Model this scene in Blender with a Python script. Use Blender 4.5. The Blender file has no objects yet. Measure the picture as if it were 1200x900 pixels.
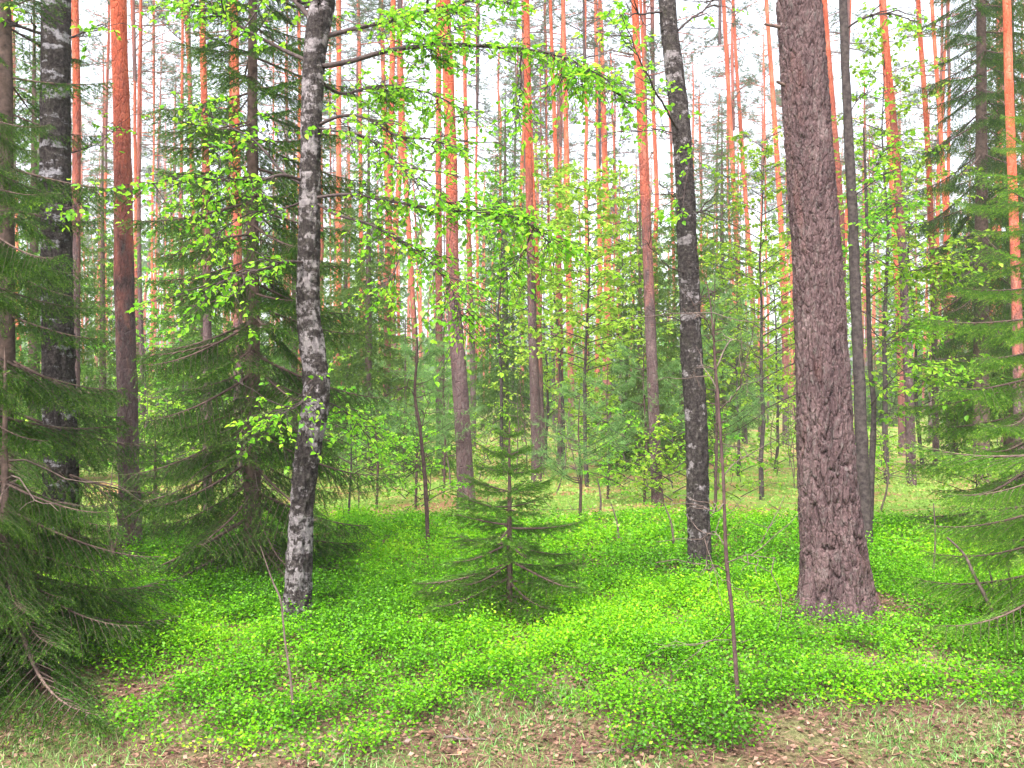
import bpy, math, random
import numpy as np
from mathutils import Matrix, Vector, Euler

# ------------------------------------------------------------------ camera, sky, sun, exposure
SC = bpy.context.scene
COL = SC.collection
F = 1100.0            # focal length in pixels of the 1200 px wide photograph
EYE = 1.6
cam_d = bpy.data.cameras.new('camera'); cam = bpy.data.objects.new('camera', cam_d); COL.objects.link(cam)
cam.location = (0, 0, EYE); cam.rotation_euler = (math.radians(90), 0, 0)
cam_d.sensor_width = 36.0; cam_d.lens = 36.0 * F / 1200.0; cam_d.clip_start = 0.05; cam_d.clip_end = 2000
SC.camera = cam

SUN_EL, SUN_AZ = math.radians(58), math.radians(205)   # high soft sun behind thin cloud, behind the camera
world = bpy.data.worlds.new('World'); SC.world = world; world.use_nodes = True
wt = world.node_tree; wt.nodes.clear()
sky = wt.nodes.new('ShaderNodeTexSky'); sky.sky_type = 'NISHITA'; sky.sun_disc = False
sky.sun_elevation = SUN_EL; sky.sun_rotation = SUN_AZ; sky.air_density = 1.0; sky.dust_density = 4.0; sky.ozone_density = 1.0
hs = wt.nodes.new('ShaderNodeHueSaturation'); hs.inputs['Saturation'].default_value = 0.32   # thin even cloud
bg = wt.nodes.new('ShaderNodeBackground'); bg.inputs['Strength'].default_value = 0.13
wo = wt.nodes.new('ShaderNodeOutputWorld')
wt.links.new(sky.outputs[0], hs.inputs['Color']); wt.links.new(hs.outputs[0], bg.inputs['Color']); wt.links.new(bg.outputs[0], wo.inputs[0])
sun_d = bpy.data.lights.new('sun', 'SUN'); sun_d.energy = 1.5; sun_d.angle = math.radians(25); sun_d.color = (1.0, 0.96, 0.9)
sun = bpy.data.objects.new('sun', sun_d); COL.objects.link(sun)
sun.rotation_euler = (math.radians(90) - SUN_EL, 0, math.radians(180) - SUN_AZ)
SC.view_settings.view_transform = 'Standard'; SC.view_settings.look = 'None'
SC.view_settings.gamma = 1.0; SC.view_settings.use_curve_mapping = False
SC.view_settings.exposure = 2.3
SC.render.engine = 'CYCLES'
SC.cycles.max_bounces = 6; SC.cycles.diffuse_bounces = 4; SC.cycles.glossy_bounces = 1
SC.cycles.transmission_bounces = 3; SC.cycles.volume_bounces = 0
SC.cycles.use_denoising = True
SC.cycles.use_adaptive_sampling = True; SC.cycles.adaptive_threshold = 0.02

rng = np.random.default_rng(7)
R = random.Random(11)

# ------------------------------------------------------------------ geometry helpers
class Geo:
    def __init__(s):
        s.v, s.f, s.r, s.n = [], [], [], 0
    def add(s, v, faces, rnd=None):
        v = np.asarray(v, np.float32).reshape(-1, 3); faces = np.asarray(faces, np.int64)
        if not len(faces): return
        s.v.append(v); s.f.append(faces + s.n); s.n += len(v)
        if rnd is None: rnd = np.full(len(faces), 0.5)
        s.r.append(np.broadcast_to(np.asarray(rnd, np.float32), (len(faces),)))
    def merge(s, g, M=None):
        V = np.concatenate(g.v)
        if M is not None:
            A = np.array(M); V = V @ A[:3, :3].T + A[:3, 3]
        off = 0
        s.v.append(V.astype(np.float32))
        for fa, rr in zip(g.f, g.r):
            s.f.append(fa + s.n); s.r.append(rr)
        s.n += len(V)
    def mesh(s, name, mat, smooth=True):
        me = bpy.data.meshes.new(name)
        if not s.v: return me
        V = np.concatenate(s.v)
        loops = np.concatenate([a.reshape(-1) for a in s.f]).astype(np.int32)
        tot = np.concatenate([np.full(len(a), a.shape[1], np.int32) for a in s.f])
        start = np.concatenate([[0], np.cumsum(tot)[:-1]]).astype(np.int32)
        me.vertices.add(len(V)); me.vertices.foreach_set('co', V.reshape(-1))
        me.loops.add(len(loops)); me.loops.foreach_set('vertex_index', loops)
        me.polygons.add(len(tot)); me.polygons.foreach_set('loop_start', start)
        me.polygons.foreach_set('use_smooth', np.full(len(tot), smooth))
        at = me.attributes.new('rnd', 'FLOAT', 'FACE'); at.data.foreach_set('value', np.concatenate(s.r).astype(np.float32))
        me.update(calc_edges=True)
        me.materials.append(mat)
        return me

def link(name, data, parent=None, loc=None, rot=None, scale=None):
    o = bpy.data.objects.new(name, data); COL.objects.link(o)
    if parent is not None: o.parent = parent
    if loc is not None: o.location = loc
    if rot is not None: o.rotation_euler = rot
    if scale is not None: o.scale = (scale,) * 3 if isinstance(scale, (int, float)) else scale
    return o
def tag(o, label=None, cat=None, group=None, kind=None):
    if label: o['label'] = label
    if cat: o['category'] = cat
    if group: o['group'] = group
    if kind: o['kind'] = kind
    return o

def unit(a):
    a = np.asarray(a, float); return a / (np.linalg.norm(a, axis=-1, keepdims=True) + 1e-9)
def frames(P):
    T = unit(np.gradient(P, axis=0))
    ref = np.array([0, 0, 1.0]) if abs(T[:, 2]).mean() < 0.7 else np.array([0, 1.0, 0])
    U = unit(np.cross(np.broadcast_to(ref, T.shape), T)); W = np.cross(T, U)
    return T, U, W
def tube(g, P, rad, sides=6, rnd=0.5, cap=True, disp=None):
    P = np.asarray(P, float); rad = np.broadcast_to(np.asarray(rad, float), (len(P),)); n = len(P)
    T, U, W = frames(P)
    a = np.arange(sides) / sides * 2 * math.pi
    rr = np.repeat(rad[:, None], sides, 1)
    if disp is not None: rr = rr + disp
    V = P[:, None, :] + rr[..., None] * (np.cos(a)[None, :, None] * U[:, None, :] + np.sin(a)[None, :, None] * W[:, None, :])
    i = np.arange(n - 1)[:, None] * sides; j = np.arange(sides)[None, :]; k = (j + 1) % sides
    q = np.stack([i + j, i + k, i + sides + k, i + sides + j], -1).reshape(-1, 4)
    g.add(V.reshape(-1, 3), q, rnd)
    if cap:
        tv = np.concatenate([V[-1], P[-1:] + T[-1:] * rad[-1] * 0.4])
        g.add(tv, np.stack([j[0], k[0], np.full(sides, sides)], -1), rnd)
def resample(P, n):
    """Catmull-Rom through the rows of P (any columns), n samples evenly spaced by chord length."""
    P = np.asarray(P, float); m = len(P)
    d = np.concatenate([[0], np.cumsum(np.linalg.norm(np.diff(P[:, :3], axis=0), axis=1))])
    s = np.linspace(0, d[-1], n); i = np.clip(np.searchsorted(d, s, 'right') - 1, 0, m - 2)
    t = ((s - d[i]) / (d[i + 1] - d[i] + 1e-9))[:, None]
    p0 = P[np.maximum(i - 1, 0)]; p1 = P[i]; p2 = P[i + 1]; p3 = P[np.minimum(i + 2, m - 1)]
    return 0.5 * (2 * p1 + (p2 - p0) * t + (2 * p0 - 5 * p1 + 4 * p2 - p3) * t ** 2 + (3 * p1 - p0 - 3 * p2 + p3) * t ** 3)

def _h(ix, iy, iz, seed):
    h = (ix * 374761393 + iy * 668265263 + iz * 1442695041 + seed * 974634361) & 0xffffffff
    h = ((h ^ (h >> 13)) * 1274126177) & 0xffffffff
    h = ((h ^ (h >> 16)) * 2246822519) & 0xffffffff
    return ((h ^ (h >> 15)) & 0xffffff) / float(0xffffff)
def vnoise(p, seed=0):
    p = np.asarray(p, float); b = np.floor(p).astype(np.int64); f = p - b; f = f * f * (3 - 2 * f); o = 0
    for dx in (0, 1):
        for dy in (0, 1):
            for dz in (0, 1):
                w = (f[..., 0] if dx else 1 - f[..., 0]) * (f[..., 1] if dy else 1 - f[..., 1]) * (f[..., 2] if dz else 1 - f[..., 2])
                o = o + w * _h(b[..., 0] + dx, b[..., 1] + dy, b[..., 2] + dz, seed)
    return o
def fbm(p, seed=0, oct=4):
    s, a, t = 0, 1.0, 0
    for k in range(oct):
        s = s + a * vnoise(np.asarray(p) * 2 ** k, seed + k); t += a; a *= .5
    return s / t
def xy3(x, y, z=0.0):
    x, y = np.broadcast_arrays(np.asarray(x, float), np.asarray(y, float)); return np.stack([x, y, np.zeros_like(x) + z], -1)
def worley2(u, v, period, seed=0):
    """F1, F2 of cellular noise on (u, v), u periodic."""
    bu, bv = np.floor(u).astype(np.int64), np.floor(v).astype(np.int64); f1 = np.full(u.shape, 9.0); f2 = f1.copy()
    for du in (-1, 0, 1):
        for dv in (-1, 0, 1):
            cu, cv = bu + du, bv + dv; m = np.mod(cu, period)
            d = np.hypot(cu + _h(m, cv, 0 * m, seed) - u, cv + _h(m, cv, 0 * m + 1, seed) - v)
            f2 = np.where(d < f1, f1, np.minimum(f2, d)); f1 = np.minimum(f1, d)
    return f1, f2

# ------------------------------------------------------------------ the ground's shape and the photograph's perspective
def sstep(a, b, x):
    t = np.clip((np.asarray(x, float) - a) / (b - a), 0, 1); return t * t * (3 - 2 * t)
def gz(x, y):
    x = np.asarray(x, float); y = np.asarray(y, float)
    h = 0.10 * sstep(4.1, 5.1, y + 0.25 * np.sin(x * 1.3)) + 0.05 * sstep(6, 9, y) - 0.75 * sstep(10, 36, y)
    n = fbm(xy3(x * .55, y * .55, 3.1), 5, 3) - .5
    h = h + n * (0.06 + 0.22 * sstep(5, 20, y)) + 0.6 * (fbm(xy3(x * .06, y * .06, 1.7), 9, 2) - .5) * sstep(14, 40, y)
    h = h + 0.13 * np.exp(-((x - 2.15) ** 2 + (y - 6.2) ** 2) / 0.22)          # the mound round the big pine
    return h
def ground_at(px, py):
    d = 6.0
    for _ in range(60):
        x = (px - 600) / F * d
        d = d * .5 + .5 * (EYE - float(gz(x, d))) * F / max(py - 450, 5)
    return Vector(((px - 600) / F * d, d, float(gz((px - 600) / F * d, d))))
def at(px, py, d): return np.array([(px - 600) / F * d, d, EYE - (py - 450) / F * d])
def on_ground(px, d):
    x = (px - 600) / F * d; return Vector((x, d, float(gz(x, d))))

# ------------------------------------------------------------------ materials
def newmat(name):
    m = bpy.data.materials.new(name); m.use_nodes = True; m.node_tree.nodes.clear(); return m, m.node_tree
def N(t, typ, **kw):
    n = t.nodes.new(typ)
    for k, v in kw.items():
        if k in n.inputs: n.inputs[k].default_value = v
        else: setattr(n, k, v)
    return n
def ramp(t, src, stops):
    r = t.nodes.new('ShaderNodeValToRGB'); e = r.color_ramp.elements
    while len(e) < len(stops): e.new(0.5)
    for el, (p, c) in zip(e, stops): el.position = p; el.color = (*c, 1) if len(c) == 3 else c
    t.links.new(src, r.inputs[0]); return r.outputs[0]
def g3(v): return (v, v, v)
def math_n(t, op, a, b=None):
    n = t.nodes.new('ShaderNodeMath'); n.operation = op
    for i, v in enumerate((a, b)):
        if v is None: continue
        if isinstance(v, (int, float)): n.inputs[i].default_value = v
        else: t.links.new(v, n.inputs[i])
    return n.outputs[0]
def mixc(t, fac, a, b, mode='MIX'):
    n = t.nodes.new('ShaderNodeMix'); n.data_type = 'RGBA'; n.blend_type = mode
    for idx, v in ((0, fac), (6, a), (7, b)):
        if isinstance(v, (int, float)): n.inputs[idx].default_value = v
        elif isinstance(v, tuple): n.inputs[idx].default_value = (*v, 1)
        else: t.links.new(v, n.inputs[idx])
    return n.outputs[2]
def noise(t, vec, scale, detail=4, rough=.55, sc=None):
    if sc is not None:
        mp = N(t, 'ShaderNodeMapping'); mp.inputs['Scale'].default_value = sc; t.links.new(vec, mp.inputs['Vector']); vec = mp.outputs[0]
    n = N(t, 'ShaderNodeTexNoise', Scale=scale, Detail=detail, Roughness=rough); t.links.new(vec, n.inputs['Vector']); return n.outputs['Fac']
def voro(t, vec, scale, feature='F1', sc=None):
    if sc is not None:
        mp = N(t, 'ShaderNodeMapping'); mp.inputs['Scale'].default_value = sc; t.links.new(vec, mp.inputs['Vector']); vec = mp.outputs[0]
    n = t.nodes.new('ShaderNodeTexVoronoi'); n.feature = feature; n.inputs['Scale'].default_value = scale
    t.links.new(vec, n.inputs['Vector']); return n
def bsdf_out(t, color, rough=.85, bump=None, bstr=.6, bdist=.01, spec=.25):
    b = N(t, 'ShaderNodeBsdfPrincipled'); b.inputs['Roughness'].default_value = rough
    b.inputs['Specular IOR Level'].default_value = spec
    if isinstance(color, tuple): b.inputs['Base Color'].default_value = (*color, 1)
    else: t.links.new(color, b.inputs['Base Color'])
    if bump is not None:
        bn = N(t, 'ShaderNodeBump', Strength=bstr, Distance=bdist); t.links.new(bump, bn.inputs['Height']); t.links.new(bn.outputs[0], b.inputs['Normal'])
    o = t.nodes.new('ShaderNodeOutputMaterial'); t.links.new(b.outputs[0], o.inputs[0]); return b

def leaf_mat(name, stops, trans=.45, gloss=.06, hue=.0):
    m, t = newmat(name)
    a = N(t, 'ShaderNodeAttribute'); a.attribute_name = 'rnd'
    c = ramp(t, a.outputs['Fac'], stops)
    if hue:
        oi = t.nodes.new('ShaderNodeObjectInfo')
        h = N(t, 'ShaderNodeHueSaturation'); t.links.new(c, h.inputs['Color'])
        t.links.new(math_n(t, 'ADD', math_n(t, 'MULTIPLY', oi.outputs['Random'], hue), .5 - hue / 2), h.inputs['Hue'])
        t.links.new(math_n(t, 'ADD', math_n(t, 'MULTIPLY', oi.outputs['Random'], .4), .8), h.inputs['Value'])
        c = h.outputs[0]
    d = t.nodes.new('ShaderNodeBsdfDiffuse'); tr = t.nodes.new('ShaderNodeBsdfTranslucent'); gl = N(t, 'ShaderNodeBsdfGlossy', Roughness=.45)
    t.links.new(c, d.inputs[0]); t.links.new(c, tr.inputs[0])
    m1 = N(t, 'ShaderNodeMixShader', Fac=trans); t.links.new(d.outputs[0], m1.inputs[1]); t.links.new(tr.outputs[0], m1.inputs[2])
    m2 = N(t, 'ShaderNodeMixShader', Fac=gloss); t.links.new(m1.outputs[0], m2.inputs[1]); t.links.new(gl.outputs[0], m2.inputs[2])
    o = t.nodes.new('ShaderNodeOutputMaterial'); t.links.new(m2.outputs[0], o.inputs[0]); return m

def pine_mat(name, z0, z1, fine=1.0):
    m, t = newmat(name)
    tc = t.nodes.new('ShaderNodeTexCoord'); ob = tc.outputs['Object']; oi = t.nodes.new('ShaderNodeObjectInfo')
    sx = t.nodes.new('ShaderNodeSeparateXYZ'); t.links.new(ob, sx.inputs[0])
    n1 = noise(t, ob, 9 * fine, 5, .65, (1, 1, .35)); n2 = noise(t, ob, 34 * fine, 4, .7, (1, 1, .5))
    low = ramp(t, n1, [(.28, (.048, .031, .033)), (.42, (.098, .062, .064)), (.58, (.14, .090, .090)), (.72, (.20, .145, .142))])
    n9 = noise(t, ob, 95 * fine, 5, .75, (1, 1, .6))
    low = mixc(t, .75, low, ramp(t, n9, [(.3, g3(.35)), (.5, g3(.95)), (.68, g3(1.5))]), 'MULTIPLY')
    lich = ramp(t, n2, [(.52, g3(0)), (.72, g3(.55))])
    low = mixc(t, lich, low, (.20, .185, .17))
    low = mixc(t, ramp(t, noise(t, ob, 5, 3, .6, (1, 1, .25)), [(.60, g3(0)), (.74, g3(.5))]), low, (.18, .075, .06))
    n3 = noise(t, ob, 16 * fine, 5, .7, (1, 1, .6))
    up = ramp(t, noise(t, ob, 7 * fine, 5, .7, (1, 1, .4)), [(.3, (.34, .066, .034)), (.5, (.50, .112, .058)), (.7, (.58, .21, .135))])
    zz = math_n(t, 'ADD', sx.outputs[2], math_n(t, 'MULTIPLY', math_n(t, 'SUBTRACT', n1, .5), 4.0))
    zz = math_n(t, 'ADD', zz, math_n(t, 'MULTIPLY', math_n(t, 'SUBTRACT', oi.outputs['Random'], .5), (z1 - z0) * .9))
    mr = N(t, 'ShaderNodeMapRange'); mr.inputs['From Min'].default_value = z0; mr.inputs['From Max'].default_value = z1; t.links.new(zz, mr.inputs['Value'])
    up = mixc(t, .6, up, ramp(t, noise(t, ob, 42 * fine, 5, .75, (1, 1, .55)), [(.32, g3(.45)), (.5, g3(1)), (.66, g3(1.4))]), 'MULTIPLY')
    c = mixc(t, mr.outputs[0], low, up)
    hv = N(t, 'ShaderNodeHueSaturation'); t.links.new(c, hv.inputs['Color'])
    t.links.new(math_n(t, 'ADD', math_n(t, 'MULTIPLY', oi.outputs['Random'], .35), .85), hv.inputs['Value'])
    vo = voro(t, ob, 26 * fine, 'DISTANCE_TO_EDGE', (1, 1, .4)).outputs['Distance']
    hgt = math_n(t, 'ADD', math_n(t, 'MULTIPLY', math_n(t, 'MINIMUM', vo, .12), 4), math_n(t, 'ADD', math_n(t, 'MULTIPLY', n2, .8), math_n(t, 'MULTIPLY', n9, .7)))
    bsdf_out(t, hv.outputs[0], .92, hgt, 1.0, .014, .1); return m

def birch_mat(name, white=.5, band=.3, whitec=(.42, .37, .38)):
    m, t = newmat(name)
    tc = t.nodes.new('ShaderNodeTexCoord'); ob = tc.outputs['Object']
    n1 = noise(t, ob, 12, 6, .74, (1, 1, .8)); n2 = noise(t, ob, 38, 6, .75); n3 = noise(t, ob, 7, 5, .62, (.7, .7, 2.6)); n4 = noise(t, ob, 3.2, 3, .5, (.5, .5, 2.2))
    dark = ramp(t, n2, [(.32, (.018, .014, .014)), (.48, (.048, .039, .038)), (.6, (.095, .08, .075)), (.72, (.17, .15, .14))])
    dark = mixc(t, ramp(t, n1, [(.52, g3(0)), (.68, g3(.35))]), dark, (.075, .08, .04))
    pale = ramp(t, n2, [(.32, tuple(v * .26 for v in whitec)), (.5, tuple(v * .66 for v in whitec)), (.68, whitec)])
    f = math_n(t, 'ADD', math_n(t, 'MULTIPLY', n1, .55 - .3 * band), math_n(t, 'MULTIPLY', n3, .30))
    f = math_n(t, 'ADD', f, math_n(t, 'MULTIPLY', n4, .15 + .3 * band))
    mask = ramp(t, f, [(.585 - .16 * white, g3(0)), (.618 - .16 * white, g3(1))])
    c = mixc(t, mask, dark, pale)
    bsdf_out(t, c, .9, math_n(t, 'ADD', n2, math_n(t, 'MULTIPLY', n1, .8)), 1.0, .03, .1); return m
def wood_mat(name, a, b, sc=30):
    m, t = newmat(name); tc = t.nodes.new('ShaderNodeTexCoord')
    n = noise(t, tc.outputs['Object'], sc, 4, .65); bsdf_out(t, ramp(t, n, [(.3, a), (.7, b)]), .9, n, .5, .004, .1); return m

M = {}
M['pine_big'] = pine_mat('pine_bark_lower', 8.5, 12)
M['pine'] = pine_mat('pine_bark', 2.2, 4.8)
M['pine_far'] = pine_mat('pine_bark_slender', 1.5, 7.0, .8)
M['birch'] = birch_mat('birch_bark_mottled', .54, .10, (.42, .37, .38))
M['birch_dark'] = birch_mat('birch_bark_dark', .30, .3)
M['birch_white'] = birch_mat('birch_bark_white', .30, .8, whitec=(.56, .53, .57))
M['aspen'] = wood_mat('aspen_bark', (.02, .015, .016), (.10, .08, .075), 26)
M['twig'] = wood_mat('birch_twig', (.035, .025, .025), (.10, .075, .07))
M['deadwood'] = wood_mat('dead_wood', (.07, .05, .045), (.19, .14, .12))
M['brownstem'] = wood_mat('brown_stem', (.045, .028, .028), (.12, .075, .07))
M['spruce_bark'] = wood_mat('spruce_bark', (.05, .035, .03), (.17, .115, .095), 22)
M['needles_young'] = leaf_mat('young_spruce_needles', [(0, (.030, .072, .014)), (.4, (.070, .165, .022)), (.7, (.115, .25, .026)), (.85, (.20, .38, .03)), (1, (.42, .60, .05))], .3, .015)
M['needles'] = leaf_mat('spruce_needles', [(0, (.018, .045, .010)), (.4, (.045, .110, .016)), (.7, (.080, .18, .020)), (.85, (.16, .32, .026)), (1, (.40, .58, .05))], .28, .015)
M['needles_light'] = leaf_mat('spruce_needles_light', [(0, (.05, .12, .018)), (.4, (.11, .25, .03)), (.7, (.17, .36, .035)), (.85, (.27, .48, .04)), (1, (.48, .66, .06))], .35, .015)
M['needles_far'] = leaf_mat('spruce_needles_far', [(0, (.045, .10, .020)), (.6, (.12, .23, .034)), (1, (.28, .42, .06))], .4, .015, .03)
M['pine_needles'] = leaf_mat('pine_needles', [(0, (.05, .085, .05)), (.5, (.085, .13, .07)), (1, (.15, .20, .10))], .3, .05, .02)
M['pine_young'] = leaf_mat('young_pine_needles', [(0, (.08, .18, .05)), (.5, (.14, .29, .08)), (1, (.28, .44, .14))], .4, .02)
M['birch_leaf'] = leaf_mat('birch_leaves', [(0, (.13, .40, .018)), (.5, (.25, .58, .026)), (1, (.45, .74, .05))], .58, .015)
M['sap_leaf'] = leaf_mat('sapling_leaves', [(0, (.13, .36, .022)), (.5, (.24, .53, .034)), (1, (.45, .68, .06))], .55, .015, .04)
M['yellow_leaf'] = leaf_mat('young_birch_leaves', [(0, (.20, .40, .03)), (.5, (.34, .56, .05)), (1, (.52, .68, .08))], .5, .02)
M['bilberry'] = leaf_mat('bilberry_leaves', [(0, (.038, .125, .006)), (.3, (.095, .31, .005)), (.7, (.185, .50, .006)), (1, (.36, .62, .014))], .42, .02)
M['grass'] = leaf_mat('grass_blades', [(0, (.07, .19, .03)), (.45, (.14, .34, .055)), (.8, (.27, .35, .10)), (1, (.38, .29, .15))], .35, .05)
M['cover'] = leaf_mat('low_ground_plants', [(0, (.14, .26, .04)), (.5, (.26, .44, .07)), (.8, (.42, .44, .12)), (1, (.42, .22, .09))], .35, .03)
M['litter'] = leaf_mat('fallen_leaves', [(0, (.055, .027, .018)), (.3, (.13, .068, .045)), (.6, (.23, .13, .09)), (.85, (.34, .21, .15)), (1, (.42, .18, .07))], .1, .04)

def ground_mat():
    m, t = newmat('forest_floor')
    tc = t.nodes.new('ShaderNodeTexCoord'); ob = tc.outputs['Object']
    sx = t.nodes.new('ShaderNodeSeparateXYZ'); t.links.new(ob, sx.inputs[0])
    fine = noise(t, ob, 38, 6, .72); mid = noise(t, ob, 2.6, 5, .62); big = noise(t, ob, .7, 4, .55)
    lit = ramp(t, fine, [(.25, (.030, .017, .013)), (.42, (.095, .048, .036)), (.56, (.18, .10, .075)), (.75, (.30, .19, .15))])
    moss = ramp(t, fine, [(.25, (.07, .10, .02)), (.5, (.15, .27, .04)), (.75, (.27, .42, .08))])
    rust = ramp(t, fine, [(.25, (.12, .055, .03)), (.5, (.36, .19, .10)), (.75, (.52, .32, .21))])
    grs = ramp(t, fine, [(.3, (.06, .07, .025)), (.55, (.16, .19, .07)), (.75, (.30, .27, .14))])
    front = mixc(t, ramp(t, mid, [(.44, g3(0)), (.60, g3(.75))]), lit, grs)
    far = mixc(t, ramp(t, math_n(t, 'ADD', math_n(t, 'MULTIPLY', mid, .5), math_n(t, 'MULTIPLY', big, .5)), [(.42, g3(0)), (.52, g3(1))]), rust, moss)
    mr = N(t, 'ShaderNodeMapRange'); mr.inputs['From Min'].default_value = 8.0; mr.inputs['From Max'].default_value = 10.0
    t.links.new(math_n(t, 'ADD', sx.outputs[1], math_n(t, 'MULTIPLY', math_n(t, 'SUBTRACT', big, .5), 4)), mr.inputs['Value'])
    bsdf_out(t, mixc(t, mr.outputs[0], front, far), .95, fine, .9, .03, .1); return m
M['ground'] = ground_mat()

# ------------------------------------------------------------------ the ground: one sheet to the horizon
def build_ground():
    g = Geo()
    xs = np.concatenate([-np.geomspace(900, 9, 34), np.linspace(-8.8, 8.8, 150), np.geomspace(9, 900, 34)])
    ys = np.concatenate([[-300, -60, -20, -5, 0], np.linspace(1.5, 14, 130), np.linspace(14.3, 45, 80), np.geomspace(46, 1200, 40)])
    X, Y = np.meshgrid(xs, ys)
    Z = gz(X, Y) + (fbm(xy3(X * 4, Y * 4), 31, 3) - .5) * .05 * (Y < 15)
    ny, nx = X.shape
    i = np.arange(ny - 1)[:, None] * nx; j = np.arange(nx - 1)[None, :]
    q = np.stack([i + j, i + j + 1, i + nx + j + 1, i + nx + j], -1).reshape(-1, 4)
    g.add(np.stack([X, Y, Z], -1).reshape(-1, 3), q)
    tag(link('ground', g.mesh('ground', M['ground'])), 'forest floor of brown leaf litter, moss and rusty needles', None, None, 'structure')
build_ground()

# ------------------------------------------------------------------ leaves and needles in bulk
def leaves(g, P, D, Nn, S, rnd, fold=.12, wide=.36, simple=True):
    P = np.asarray(P, float); n = len(P)
    if n == 0: return
    D = unit(D); B = unit(np.cross(Nn, D)); U = np.cross(D, B); S = np.broadcast_to(np.asarray(S, float), (n,))[:, None]
    if simple:
        V = np.stack([P, P + S * (.45 * D + wide * B + fold * U), P + S * (D - .06 * U), P + S * (.45 * D - wide * B + fold * U)], 1)
        b = np.arange(n)[:, None] * 4
        g.add(V.reshape(-1, 3), np.concatenate([b + [0, 2, 1], b + [0, 3, 2]]), np.concatenate([rnd, rnd]))
    else:
        V = np.stack([P, P + S * (.25 * D + .85 * wide * B + fold * U), P + S * (.62 * D + .8 * wide * B + fold * U), P + S * (D - .08 * U),
                      P + S * (.62 * D - .8 * wide * B + fold * U), P + S * (.25 * D - .85 * wide * B + fold * U)], 1)
        b = np.arange(n)[:, None] * 6
        g.add(V.reshape(-1, 3), np.concatenate([b + [0, 3, 2, 1], b + [0, 5, 4, 3]]), np.concatenate([rnd, rnd]))
def rdir(n, zlo=-1, zhi=1, r=rng):
    a = r.uniform(0, 2 * math.pi, n); z = r.uniform(zlo, zhi, n); s = np.sqrt(np.clip(1 - z * z, 0, 1))
    return np.stack([np.cos(a) * s, np.sin(a) * s, z], -1)
def needle_twig(g, P, step, nl, nw, bright, per=3, r=rng):
    """Needles along the polyline P."""
    L = np.linalg.norm(P[-1] - P[0]); n = max(int(L / step), 2)
    t = (np.arange(n) + r.random(n)) / n * (len(P) - 1); i = np.clip(t.astype(int), 0, len(P) - 2); f = (t - i)[:, None]
    C = P[i] * (1 - f) + P[i + 1] * f; T = unit(P[i + 1] - P[i])
    C = np.repeat(C, per, 0); T = np.repeat(T, per, 0); m = len(C)
    side = rdir(m, -.55, .9, r); side = unit(side - (side * T).sum(1, keepdims=True) * T)
    D = unit(T * .75 + side * .85); B = unit(np.cross(D, side + .01)); ln = nl * r.uniform(.7, 1.15, m)[:, None]
    V = np.stack([C - B * nw * .5, C + B * nw * .5, C + D * ln], 1).reshape(-1, 3)
    tt = np.repeat(t / (len(P) - 1), per)
    rn = np.clip(.15 + .55 * r.random(m) + bright * (tt > .72) * r.uniform(.2, .5, m), 0, 1)
    g.add(V, np.arange(m * 3).reshape(-1, 3), rn)

# ------------------------------------------------------------------ spruces
def spruce_branch(L, droop, hang, seed, step=.008, nl=.016, nw=.0026, per=3, gap=.034, bare=.16, bright=.6, dens=1.0):
    r = np.random.default_rng(seed); w, nd = Geo(), Geo()
    t = np.linspace(0, 1, 14)
    z = -droop * L * (1.25 * t - .55 * t ** 3) ; yw = .05 * L * np.sin(t * 4 + r.uniform(0, 6)) * t
    A = np.stack([L * t * (1 - .12 * droop), yw, z], -1)
    tube(w, A, np.linspace(.0035 + .0085 * L, .0016, 14), 5)
    needle_twig(nd, A[int(14 * .55):], step, nl, nw, bright, per, r)
    k, s = bare, 1
    while k < .97:
        i = k * 13; i0 = min(int(i), 12); p = A[i0] + (A[i0 + 1] - A[i0]) * (i - i0); T = unit(A[i0 + 1] - A[i0])
        ls = (.46 * L * (1 - k) ** .75 * min(1, .45 + k * 1.6) + .05) * r.uniform(.7, 1.2)
        d = unit(T * .75 + np.array([0, s * .85, 0]) + np.array([0, 0, r.uniform(-.12, .12) - .2 * hang]))
        u = np.linspace(0, 1, 7)[:, None]
        Q = p + d * ls * u + np.array([0, 0, -1.0]) * hang * ls * .62 * u ** 1.7 + r.normal(0, .006, (7, 3)) * u
        if ls > .09: tube(w, Q, np.linspace(.0030 if L > .6 else .002, .001, 7), 3, cap=False)
        needle_twig(nd, Q[1:], step, nl, nw, bright, per, r)
        q, s2 = .2, 1
        while q < .95 and ls > .07:
            j = q * 6; j0 = min(int(j), 5); pp = Q[j0] + (Q[j0 + 1] - Q[j0]) * (j - j0); TT = unit(Q[j0 + 1] - Q[j0])
            l2 = (.42 * ls * (1 - q) + .03) * r.uniform(.6, 1.25)
            sd = unit(np.cross(TT, [0, 0, 1.0]) * s2 + r.normal(0, .25, 3))
            d2 = unit(TT * .8 + sd * .75 + np.array([0, 0, -hang * .75]))
            u2 = np.linspace(0, 1, 4)[:, None]
            Q2 = pp + d2 * l2 * u2 + np.array([0, 0, -1.0]) * hang * l2 * .5 * u2 ** 2
            needle_twig(nd, Q2, step, nl, nw, bright, per, r)
            q += gap / ls * r.uniform(.7, 1.3) / dens; s2 = -s2
        k += gap * .8 / L * r.uniform(.7, 1.3) / dens; s = -s
    return w, nd
PROTO = {}
def branch_set(key, specs, nmat='needles'):
    out = []
    for i, (L, dr, hg, kw) in enumerate(specs):
        w, nd = spruce_branch(L, dr, hg, 100 + i + 17 * len(PROTO), **kw)
        out.append((L, w.mesh('spruce_branch_wood', M['spruce_bark']), nd.mesh('spruce_needles', M[nmat])))
    PROTO[key] = out
YK = dict(step=.0055, nl=.017, nw=.0032, per=4, gap=.029, bare=.12, bright=.5)
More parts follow.
